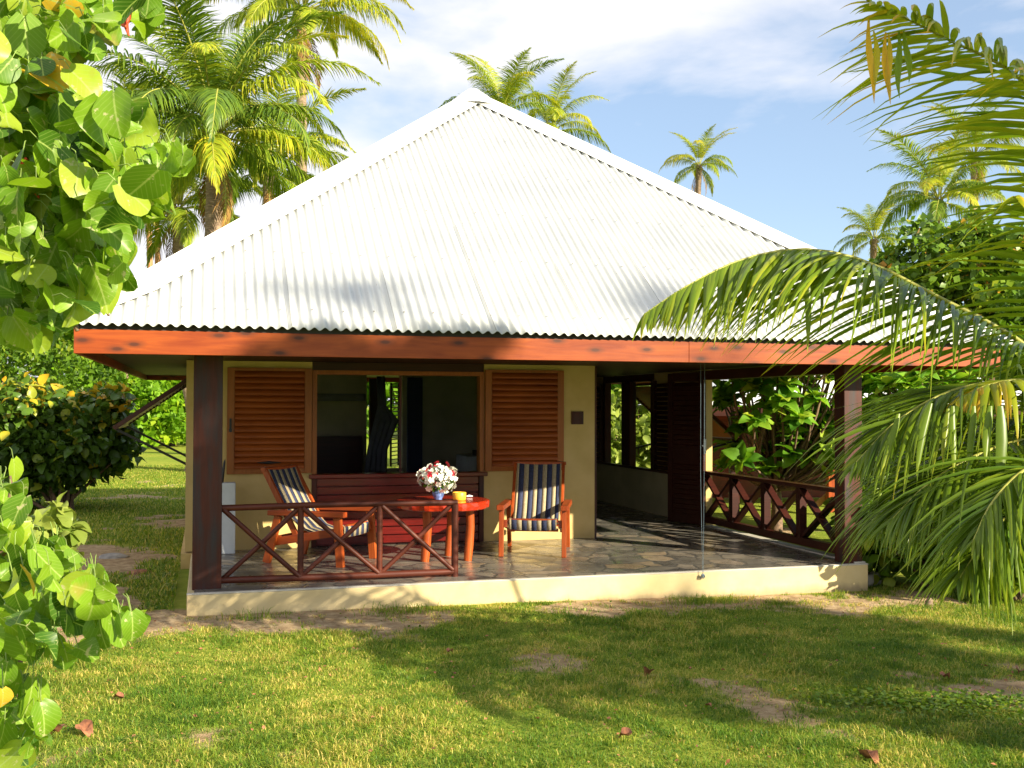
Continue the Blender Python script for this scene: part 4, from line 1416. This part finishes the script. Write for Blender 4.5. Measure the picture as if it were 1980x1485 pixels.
CR = (2280, 900, 6.5)
near_frond('frond', [CR, (2150, 400, 6.3), (1985, 165, 6.0), (1830, 75, 5.7), (1675, 0, 5.4)], 1.0, 56, 201, .40, (.66, 1.05), -.1, .018, .15, .50, .25, label='upper frond with long level leaflets')
near_frond('frond', [CR, (2180, 560, 5.9), (2100, 330, 5.5), (2010, 190, 5.1), (1945, 130, 4.8)], .95, 36, 202, .40, (.62, 1.0), -.1, .017, .2, .45, .3)
near_frond('frond', [CR, (2120, 780, 6.3), (1965, 655, 6.1), (1800, 568, 5.9), (1680, 508, 5.7), (1560, 482, 5.6), (1440, 500, 5.5), (1330, 552, 5.4), (1245, 608, 5.35)], .92, 132, 203, .34, (.62, 1.05), -.5, .0135, .1, .24, .3, jit=.06, label='long arching frond across the roof')
near_frond('frond', [CR, (2130, 830, 6.0), (1990, 745, 5.7), (1860, 750, 5.5), (1740, 810, 5.3), (1650, 900, 5.2)], 0.92, 110, 204, .42, (.75, 1.2), -.05, .0115, .15, .12, .3)
near_frond('frond', [CR, (2140, 900, 5.8), (2010, 850, 5.4), (1890, 880, 5.1), (1790, 940, 4.95), (1725, 1005, 4.9)], 0.86, 110, 205, .42, (.75, 1.2), -.05, .0115, .15, .05, .3)
near_frond('frond', [CR, (2150, 980, 5.7), (2050, 960, 5.2), (1960, 990, 4.9), (1895, 1060, 4.7), (1855, 1120, 4.6)], 0.71, 89, 206, .42, (.75, 1.2), -.05, .0115, .15, .1, .3)
near_frond('frond', [CR, (2130, 860, 6.2), (1990, 810, 6.0), (1850, 850, 5.9), (1740, 940, 5.8), (1690, 1010, 5.8)], 0.92, 104, 209, .42, (.75, 1.2), -.05, .0115, .15, .03, .3)
near_frond('frond', [CR, (2160, 960, 5.5), (2080, 900, 5.0), (1990, 905, 4.7), (1920, 970, 4.5), (1880, 1050, 4.4)], 0.76, 89, 210, .42, (.75, 1.2), -.05, .0115, .15, .05, .25)
near_frond('frond', [CR, (2190, 760, 5.9), (2090, 560, 5.5), (2010, 420, 5.1), (1960, 380, 4.8)], .85, 36, 207, .45, (.62, 1.0), -.1, .017, .2, .4, .3)
near_frond('frond', [CR, (2160, 820, 5.9), (2080, 760, 5.6), (1990, 735, 5.3), (1910, 745, 5.2), (1850, 775, 5.15)], .50, 34, 208, 1.1, (.35, .8), 0, .017, .3, .62, .3, label='yellowing frond with folded hanging leaflets')
q = MB(); q.tube([tuple(at(2330, 1400, 6.6) * np.array([1, 1, 0]) - FO), tuple(at(2300, 1150, 6.55) - FO), tuple(at(*CR) - FO)], [.22, .16, .12], 12); q.build('trunk', M['bark'], fp)
# torn hanging leaflets from the upper frond
hl = []
r = rng(77)
hp_ = [(1681, 30, 170, 1), (1690, 60, 110, .9), (1712, 62, 140, 1.), (1716, 66, 120, .95), (1735, 60, 130, .45), (1751, 60, 100, .5)]
Vs, Fs, ts = [], [], []
for (hx, hy, ln, tn) in hp_:
    a_ = at(hx, hy, 5.55) - FO; b_ = at(hx + 6, hy + ln, 5.5) - FO
    rt = CAM[0] * .018
    o_ = len(Vs)
    for k in range(6):
        f = k / 5; w_ = [.25, .6, 1, 1, .6, .05][k]
        c_ = a_ * (1 - f) + b_ * f + CAM[0] * .01 * math.sin(f * 5 + hx)
        Vs += [c_ - rt * w_, c_ + CAM[2] * .008 * w_, c_ + rt * w_]; ts += [tn] * 3
    for k in range(5): Fs += [[o_ + 3 * k, o_ + 3 * k + 1, o_ + 3 * k + 4, o_ + 3 * k + 3], [o_ + 3 * k + 1, o_ + 3 * k + 2, o_ + 3 * k + 5, o_ + 3 * k + 4]]
o = npmesh('hanging_leaflets', np.array(Vs), None, np.array(Fs), M['frond_near'], np.array(ts), parent=fp)
# vertical folded leaflets hanging from long frond and lower frond
Vs, Fs, ts = [], [], []
for (hx, hy, ln, dpt, w0, tn) in [(1563, 492, 190, 5.5, 1.0, .35), (1589, 495, 150, 5.5, .5, .35), (1800, 780, 140, 5.0, 1, .3), (1845, 785, 130, 5.0, 1, .35), (1880, 785, 140, 5.0, 1, .4),
                                 (1912, 785, 110, 4.95, 1.1, .3), (1935, 785, 175, 4.9, 1.5, .25), (1735, 800, 120, 5.1, 1, .45), (1830, 790, 110, 5.05, .8, .6)]:
    a_ = at(hx, hy, dpt) - FO; b_ = at(hx - (30 if hx in (1735, 1800) else 4), hy + ln, dpt - .1) - FO
    rt = CAM[0] * .018 * w0; o_ = len(Vs)
    for k in range(6):
        f = k / 5; w_ = [.5, .9, 1, .9, .6, .04][k]
        c_ = a_ * (1 - f) + b_ * f + CAM[0] * .008 * math.sin(f * 4 + hx)
        Vs += [c_ - rt * w_, c_ - CAM[2] * .012 * w_, c_ + rt * w_]; ts += [tn + .4 * f ** 3] * 3
    for k in range(5): Fs += [[o_ + 3 * k, o_ + 3 * k + 1, o_ + 3 * k + 4, o_ + 3 * k + 3], [o_ + 3 * k + 1, o_ + 3 * k + 2, o_ + 3 * k + 5, o_ + 3 * k + 4]]
npmesh('hanging_leaflets', np.array(Vs), None, np.array(Fs), M['frond_near'], np.array(ts), parent=fp)

# ------------------------------------------------------------------ near broad leaves at left


def broadleaf(name, label, cat, base_w, limbs, blobs, seed, size, group=None):
    """limbs: polylines in (px, py, d); blobs: (px, py, d, rx_px, ry_px, n)"""
    o = empty(name, label, cat, base_w)
    off = np.array(o.location)
    q = MB()
    for lb, (r0, r1) in limbs:
        P = curve_pts([at(p[0], p[1], p[2] + .16) if len(p) == 3 and p[2] > 0 else np.array([p[0], p[1], -p[2]]) for p in lb], 16) - off
        q.tube([tuple(p) for p in P], list(np.linspace(r0, r1, 16)), 8)
    q.build('branch', M['stem'], o)
    r = rng(seed)
    pos = []; dep = []
    for (bx, by, bd, rx, ry, n) in blobs:
        th = r.random(n) * 2 * np.pi; ra = np.sqrt(r.random(n))
        for k in range(n):
            d_ = bd + r.normal() * .17
            pos.append(at(bx + rx * ra[k] * math.cos(th[k]), by + ry * ra[k] * math.sin(th[k]), max(d_, 1.5)))
    pos = np.array(pos); n = len(pos)
    right, down, fwd_ = CAM
    # leaf blades hang tip-down, faces turned to the light
    dirs = unit(np.array([0, 0, -1.0]) * (.55 + .5 * r.random(n))[:, None] + r.normal(size=(n, 3)) * .75 + right * .15)
    nrm = unit(np.array(SUNV)[None] * .75 + np.array([0, 0, .55]) + r.normal(size=(n, 3)) * .75)
    sz = size * (.5 + .75 * r.random(n))
    tint = np.clip(.46 + .2 * r.normal(size=n), 0, .8)
    tint[r.random(n) < .008] = .99
    start = pos - dirs * sz[:, None] * .5
    V, F3, F4, tt, uv = leaves(start, dirs, nrm, sz, 'round', tint, .92 + .0 * sz[0], curl=-.4 + 2.6 * r.random(n))
    npmesh('leaves', V - off, F3, F4, M['bigleaf'], tt, uv, o)
    # petioles
    q = MB()
    for k in range(n):
        e = start[k] - off; s = e - dirs[k] * .015 + np.array([-.03 * r.random(), .05, .01 + .02 * r.random()])
        q.tube([tuple(s), tuple((s + e) / 2 + np.array([0, 0, .01])), tuple(e + dirs[k] * .01)], .0012, 4, cap=False)
    q.build('leaf_stalks', M['green_stem'], o)['kind'] = 'stuff'
    return o


bt = broadleaf('broadleaf_tree', 'near tree with large round bright green leaves hanging at top left', 'tree', (-2.6, 2.6, 0),
               [([(-2.6, 2.6, -.001), (-2.4, 2.6, -1.6), (-1.9, 2.6, -2.4), (10, -60, 2.6), (60, 150, 2.5), (90, 330, 2.5), (110, 520, 2.5), (150, 640, 2.5)], (.06, .005)),
                ([(60, 120, 2.5), (150, 260, 2.5), (250, 300, 2.4), (330, 320, 2.4)], (.014, .004)),
                ([(80, 340, 2.5), (170, 400, 2.4), (240, 420, 2.35)], (.012, .003)),
                ([(10, -60, 2.6), (150, -20, 2.5), (290, -10, 2.5)], (.016, .004)),
                ([(100, 420, 2.5), (160, 520, 2.45), (210, 610, 2.4)], (.01, .003))],
               [(60, 60, 2.6, 100, 90, 71), (170, 40, 2.5, 55, 60, 32), (80, 200, 2.5, 110, 80, 85), (130, 330, 2.45, 140, 75, 98), (50, 420, 2.5, 85, 90, 69),
                (210, 380, 2.35, 90, 60, 61), (135, 490, 2.5, 110, 80, 75), (60, 560, 2.5, 75, 80, 55), (150, 548, 2.45, 55, 45, 32), (60, 615, 2.5, 70, 40, 20),
                (40, 300, 2.9, 100, 300, 179), (320, 320, 2.35, 40, 22, 12), (275, 20, 2.5, 35, 22, 11), (225, 250, 2.4, 50, 45, 22), (290, 385, 2.3, 30, 35, 15),
                (-60, 300, 2.6, 60, 350, 65), (200, 500, 2.4, 55, 60, 26)],
               301, .078)
bs = broadleaf('broadleaf_shrub', 'near shrub with large round leaves reaching in at lower left', 'shrub', (-1.25, 3.3, 0),
               [([(-1.25, 3.3, -.001), (-1.1, 3.1, -.5), (-20, 1080, 2.6), (60, 1100, 2.5), (130, 1160, 2.45), (200, 1200, 2.4)], (.03, .006)),
                ([(-1.25, 3.3, -.001), (-20, 1300, 2.6), (30, 1330, 2.5), (60, 1400, 2.5)], (.02, .004)), ([(0, 1070, 2.6), (20, 960, 2.6), (20, 920, 2.6)], (.01, .003))],
               [(40, 1060, 2.6, 70, 50, 29), (90, 1110, 2.5, 80, 50, 29), (60, 1180, 2.5, 90, 60, 32), (170, 1160, 2.4, 45, 30, 10), (235, 1205, 2.35, 30, 20, 9), (185, 1150, 2.4, 40, 30, 9), (215, 1200, 2.35, 40, 18, 6), (110, 1240, 2.45, 60, 50, 16),
                (15, 1280, 2.6, 50, 90, 26), (30, 1400, 2.5, 60, 60, 22), (15, 950, 2.7, 25, 60, 11), (-60, 1150, 2.7, 60, 250, 36), (10, 1470, 2.5, 40, 30, 10)],
               302, .075)
# seed clusters of the tree
q = MB(); r = rng(9)
off = np.array(bt.location)
for (cx_, cy2, dd_) in [(120, 520, 2.35), (215, 440, 2.3)]:
    c_ = at(cx_, cy2 - 30, dd_) - off
    for k in range(14):
        e = c_ + np.array([r.normal() * .025, r.normal() * .02, -.05 - .05 * r.random()])
        q.tube([tuple(c_), tuple((c_ + e) / 2 + r.normal(size=3) * .004), tuple(e)], [.0015, .0013, .0012], 4)
        q.tube([tuple(e), tuple(e + np.array([0, 0, -.009])), tuple(e + np.array([0, 0, -.018]))], [.003, .006, .002], 6)
q.build('seed_cluster', M['green_stem'], bt)
# red and brown dead leaf scraps in the tree
q = MB()
for (cx_, cy2, ln) in [(72, 350, 55), (252, 40, 35), (45, 330, 40)]:
    a_ = at(cx_, cy2 - ln / 2, 2.4) - off; b_ = at(cx_ - 8, cy2 + ln / 2, 2.4) - off
    for k in range(3):
        q.tube([tuple(a_ + r.normal(size=3) * .006), tuple((a_ + b_) / 2 + r.normal(size=3) * .01), tuple(b_ + r.normal(size=3) * .01)], [.004, .009, .002], 5)
M['redleaf'] = plain('red_leaf', (.6, .07, .02), .6)
q.build('withered_leaves', M['redleaf'], bt)['kind'] = 'stuff'

# ------------------------------------------------------------------ shrubs and trees


def shrub(name, label, cat, base, crown_c, crown_r, nclump, per, lsize, kind, m_, seed, stems=7, stem_r=.03, tint_fn=None, clr=.3, width=1.0, shell=.55, group=None, droop=.2, stem_m='stem'):
    o = empty(name, label, cat, base, 0, group)
    off = np.array(o.location)
    r = rng(seed)
    d = unit(r.normal(size=(nclump, 3))); rr_ = shell + (1 - shell) * r.random(nclump)
    C_ = np.asarray(crown_c) + d * rr_[:, None] * np.asarray(crown_r)
    C_ = C_[C_[:, 2] > clr * .5]
    clump_leaves('crown', C_, clr * (.7 + .6 * r.random(len(C_))), per, lsize, kind, m_, seed + 1, o, tint_fn, width=width, origin=off, droop=droop)
    q = MB()
    for k in range(stems):
        e = C_[r.integers(len(C_))] - off
        s = np.array([r.normal() * stem_r * 2, r.normal() * stem_r * 2, 0])
        mid = s * .4 + e * .45 + np.array([r.normal() * .08, r.normal() * .08, .1 * e[2]]) * np.array([.6, .6, 1])
        P = curve_pts([s, mid, e], 8)
        q.tube([tuple(p) for p in P], list(np.linspace(stem_r, stem_r * .25, 8)), 7)
    q.build('stems', M[stem_m], o)
    return o


# croton left
cb = at(120, 985, 16.5)


def croton_t(pos, base, r):
    h = (pos[:, 2] - 1.3) / 1.3
    right_side = (pos @ CAM[0] - (cb @ CAM[0]))
    hh = np.clip(h + .1, 0, 1)
    return np.clip(base * .5 + .22 * hh + (r.random(len(base)) < .08 + .55 * hh ** 1.5) * .42, 0, 1)


c0_ = at(80, 840, 16.8)
shrub('croton_shrub', 'dark croton bush with yellow top leaves left of the bungalow', 'shrub', (cb[0], cb[1], 0), c0_, (1.35, 1.2, .95), 150, 60, .16, 'ovate', M['croton'], 41, 16, .035, croton_t, .33, 1.1, shell=.4)
# upper bush behind croton
p = at(60, 800, 24)
shrub('dark_bush', 'tall dark green bush behind the croton at far left', 'shrub', (p[0], p[1], 0), (p[0] - .3, p[1], 1.9), (2.6, 1.6, 1.5), 200, 45, .16, 'tiny', M['shrub'], 43, 10, .05, None, .4)
# small lime shrub near left
p = at(85, 990, 8.6)
shrub('lime_shrub', 'small pale green leafy plant below the croton at left', 'plant', (p[0], p[1], 0), (p[0], p[1], .62), (.28, .25, .3), 34, 9, .13, 'ovate', M['lime'], 45, 6, .012, None, .1, 1.2, stem_m='green_stem')
p = at(50, 985, 7.2)
shrub('lime_shrub', 'pale green leafy plant at the left edge behind the lower round leaves', 'plant', (p[0], p[1], 0), (p[0] - .05, p[1], .6), (.22, .2, .32), 26, 9, .12, 'ovate', M['lime'], 46, 6, .012, None, .1, 1.2, stem_m='green_stem')

# plumeria behind the right railing
def plumeria(name, label, base, tips, seed, ls=.25):
    o = empty(name, label, 'tree', base); off = np.array(o.location); r = rng(seed)
    q = MB(); pos, dirs, nrms = [], [], []
    fork = np.array([0, 0, .55])
    q.tube([(0, 0, -.05), (.02, 0, .3), tuple(fork)], [.09, .08, .07], 9)
    for tp in tips:
        e = np.array(tp) - off
        mid = fork + (e - fork) * .5 + np.array([r.normal() * .1, r.normal() * .1, -.1])
        P = curve_pts([fork, mid, e], 8); q.tube([tuple(p_) for p_ in P], list(np.linspace(.024, .012, 8)), 6)
        ax = unit(e - mid + np.array([0, 0, .3]))
        k_ = 13
        for k in range(k_):
            th = k * 2.4; tl = .25 + .9 * (k / k_)
            a_ = unit(np.cross(ax, [.3, .2, 1])); b_ = np.cross(ax, a_)
            rd = a_ * np.cos(th) + b_ * np.sin(th)
            dv = unit(rd * (1.1 - .5 * (1 - k / k_)) + ax * (.9 - .9 * k / k_) + np.array([0, 0, -.12]))
            pos.append(e - ax * .05 * tl); dirs.append(dv); nrms.append(unit(ax + .2 * r.normal(size=3)))
    n = len(pos)
    V, F3, F4, tt, uv = leaves(np.array(pos), np.array(dirs), np.array(nrms), ls * (.65 + .5 * r.random(n)), 'ovate', np.clip(.5 + .28 * r.normal(size=n), 0, 1), .95, curl=.6 + r.random(n))
    npmesh('crown', V, F3, F4, M['plumeria'], tt, None, o)
    q.build('trunk', M['stem'], o)
    return o


r = rng(8)
tips = []
for k in range(135):
    tips.append(at(1385 + r.random() * 310, 640 + r.random() * 270, 13.4 + r.random() * 2.4))
b_ = at(1500, 900, 14.6)
plumeria('plumeria_tree', 'plumeria tree with rosettes of long leaves behind the right railing', (b_[0], b_[1], 0), tips, 51)
tips = [at(1690 + r.random() * 190, 660 + r.random() * 170, 13.5 + r.random() * 2) for k in range(70)]
b_ = at(1790, 900, 14.2)
plumeria('plumeria_tree', 'second leafy plumeria right of the right veranda post', (b_[0], b_[1], 0), tips, 52)

# right-hand shrubs by the corner
p = at(1790, 1100, 10.3)
shrub('leafy_shrub', 'leafy green shrub right of the plinth, below the palm fronds', 'shrub', (p[0], p[1], -.03), (p[0], p[1] + .2, .48), (.75, .6, .45), 95, 17, .13, 'ovate', M['shrub'], 61, 9, .018, None, .15, 1.25, group='shrubs at the right corner')
p = at(1960, 1090, 9.6)
shrub('leafy_shrub', 'leafy green shrub at the right edge behind the fronds', 'shrub', (p[0], p[1], -.03), (p[0], p[1] + .2, .6), (.75, .6, .58), 95, 17, .14, 'ovate', M['shrub'], 63, 9, .018, None, .15, 1.25, group='shrubs at the right corner')
p = at(1850, 1000, 12.0)
shrub('leafy_shrub', 'taller dark shrub behind the other two at the right corner', 'shrub', (p[0], p[1], -.03), (p[0], p[1] + .3, .9), (1.3, .7, .85), 120, 24, .15, 'ovate', M['shrub'], 65, 9, .02, None, .2, 1.2, group='shrubs at the right corner')
# dark tree upper right
p = at(1880, 560, 28)


def fic_t(pos, base, r):
    return np.clip(base * .75 + (r.random(len(base)) < .09) * .45 + np.clip((5.2 - pos[:, 2]) / 6, 0, .3), 0, 1)


shrub('dark_tree', 'dense dark green tree with yellow lower leaves at right behind the fronds', 'tree', (p[0], p[1], 0), (p[0], p[1], 4.7), (2.9, 2.3, 2.1), 300, 60, .21, 'tiny', M['ficus'], 71, 22, .09, fic_t, .38, 1.7, shell=.35)
p = at(2080, 640, 24)
shrub('green_tree', 'yellow green tree at the right edge below the dark tree', 'tree', (p[0], p[1], 0), (p[0], p[1], 3.1), (2.4, 2.0, 1.9), 180, 50, .2, 'tiny', M['shrub'], 73, 12, .07, None, .4, 1.7)
p = at(1700, 640, 30)
shrub('green_tree', 'low green tree beyond the right end of the roof', 'tree', (p[0], p[1], 0), (p[0], p[1], 2.3), (2.8, 2.0, 1.4), 140, 50, .2, 'tiny', M['shrub'], 74, 12, .07, None, .4, 1.6)

# banana-like / croton plants seen through the hall windows
p = at(1235, 830, 24)
shrub('garden_shrub', 'yellow and green shrub seen through the hall window', 'shrub', (p[0], p[1], 0), (p[0], p[1], 1.3), (1.6, 1.2, .9), 90, 40, .2, 'ovate', M['lime'], 81, 8, .03, None, .3)
p = at(1190, 760, 27)
shrub('garden_tree', 'green broadleaf tree seen through the left hall window', 'tree', (p[0], p[1], 0), (p[0], p[1], 2.8), (2.2, 1.5, 1.7), 140, 45, .24, 'ovate', M['plumeria'], 83, 10, .05, None, .35)

# woodland behind: one far mass of foliage
r = rng(90)
C_ = []
for k in range(900):
    xx = -34 + 110 * r.random(); yy = 52 + 5 * r.random() + .10 * abs(xx - 5)
    top = 5.4 + 2.2 * vnoise(np.array([xx]), np.array([1.0]), .22, 3)[0]
    C_.append((xx, yy, top * r.random() ** .75))
wl = clump_leaves('woodland', C_, 1.15, 70, .62, 'tiny', M['wood_far'], 91, None, None, width=1.7)
tag(wl, 'bright green far-off woodland beyond the lawn', 'woodland', None, 'stuff')
for i, (bx, dpt, rr_, zz, lab) in enumerate([(225, 40, 2.6, 2.6, 'bright green bush at the woodland edge, seen left of the veranda'), (330, 43, 2.4, 2.8, 'bright green bush at the woodland edge, seen under the left awning shutter'),
                                             (1430, 36, 2.8, 2.2, 'green bush far behind the right railing'), (1600, 38, 3.0, 2.4, 'green bush far behind the right veranda post')]):
    p = at(bx, 850, dpt)
    shrub('edge_bush', lab, 'bush', (p[0], p[1], 0), (p[0], p[1], zz * .8), (rr_, 1.6, zz), 130, 60, .28, 'tiny', M['wood_far'], 300 + i, 6, .06, None, .5, 1.5, group='bushes at the woodland edge')

# neighbouring shelter behind the plumeria
nb = empty('garden_shelter', 'low timber shelter with white roof behind the plumeria at right', 'shelter', at(1640, 1000, 19) * np.array([1, 1, 0]), R(-12))
q = MB(); hw, hd, ez, az_ = 3.4, 2.2, 1.72, 2.45
vs = [(-hw, -hd, ez), (hw, -hd, ez), (hw, hd, ez), (-hw, hd, ez), (-1.4, 0, az_), (1.4, 0, az_)]
q.add(vs, [(0, 1, 5, 4), (1, 2, 5), (2, 3, 4, 5), (3, 0, 4)])
q.add([(a_[0], a_[1], a_[2] - .03) for a_ in vs[:4]], [(3, 2, 1, 0)])
q.build('roof', M['cap'], nb)
q = MB(); q.box((-hw, -hd, ez - .17), (hw, -hd + .04, ez - .032)); q.build('fascia', M['dark'], nb)
for xx in (-2.6, -1.0, .9, 2.6):
    q = MB(); q.box((xx - .07, -1.9, 0), (xx + .07, -1.76, ez - .035)); q.build('post', M['chair'] if xx == -1.0 else M['post'], nb)  # one post in orange wood: sunlight on it put into the colour
q = MB(); q.beam((-1.2, -1.7, .1), (.5, -1.7, 1.5), .06, .09); q.build('brace', M['pale_wood'], nb)
q = MB(); q.box((-2.7, .8, 0), (2.7, .9, ez - .035)); q.build('back_wall', M['plank'], nb)

# ------------------------------------------------------------------ shade trees beyond the frame to the right, behind the viewer
SV = np.array(SUNV)


def shade_tree(P, dist, ry, rz_, ncl, per, seed, label, clr=.35, ls=.3):
    c_ = np.array(P) + SV * dist
    right_ = unit(np.cross(SV * [1, 1, 0], [0, 0, 1.0]))
    rx = abs(right_[0]) * ry + .5; ryy = abs(right_[1]) * ry + .5
    return shrub('shade_tree', label, 'tree', (c_[0], c_[1], 0), c_, (rx, ryy, rz_), ncl, per, ls, 'tiny', M['ficus'], seed, 9, .07, None, clr, 1.6, shell=.2, group='trees behind the viewer')


shade_tree((.55, 9.0, 1.2), 20, .6, .62, 26, 50, 401, 'round tree behind the viewer shading the left veranda post')
shade_tree((3.9, 6.75, 0.1), 17, 2.2, .13, 34, 55, 403, 'spreading tree behind the viewer shading the lawn', .3)

shade_tree((1.1, 8.8, 2.72), 44, .3, .26, 5, 22, 406, 'tall thin tree far behind the viewer, left of two', .3, .22)
shade_tree((4.0, 8.8, 2.72), 46, .3, .26, 5, 22, 407, 'tall thin tree far behind the viewer, right of two', .3, .22)
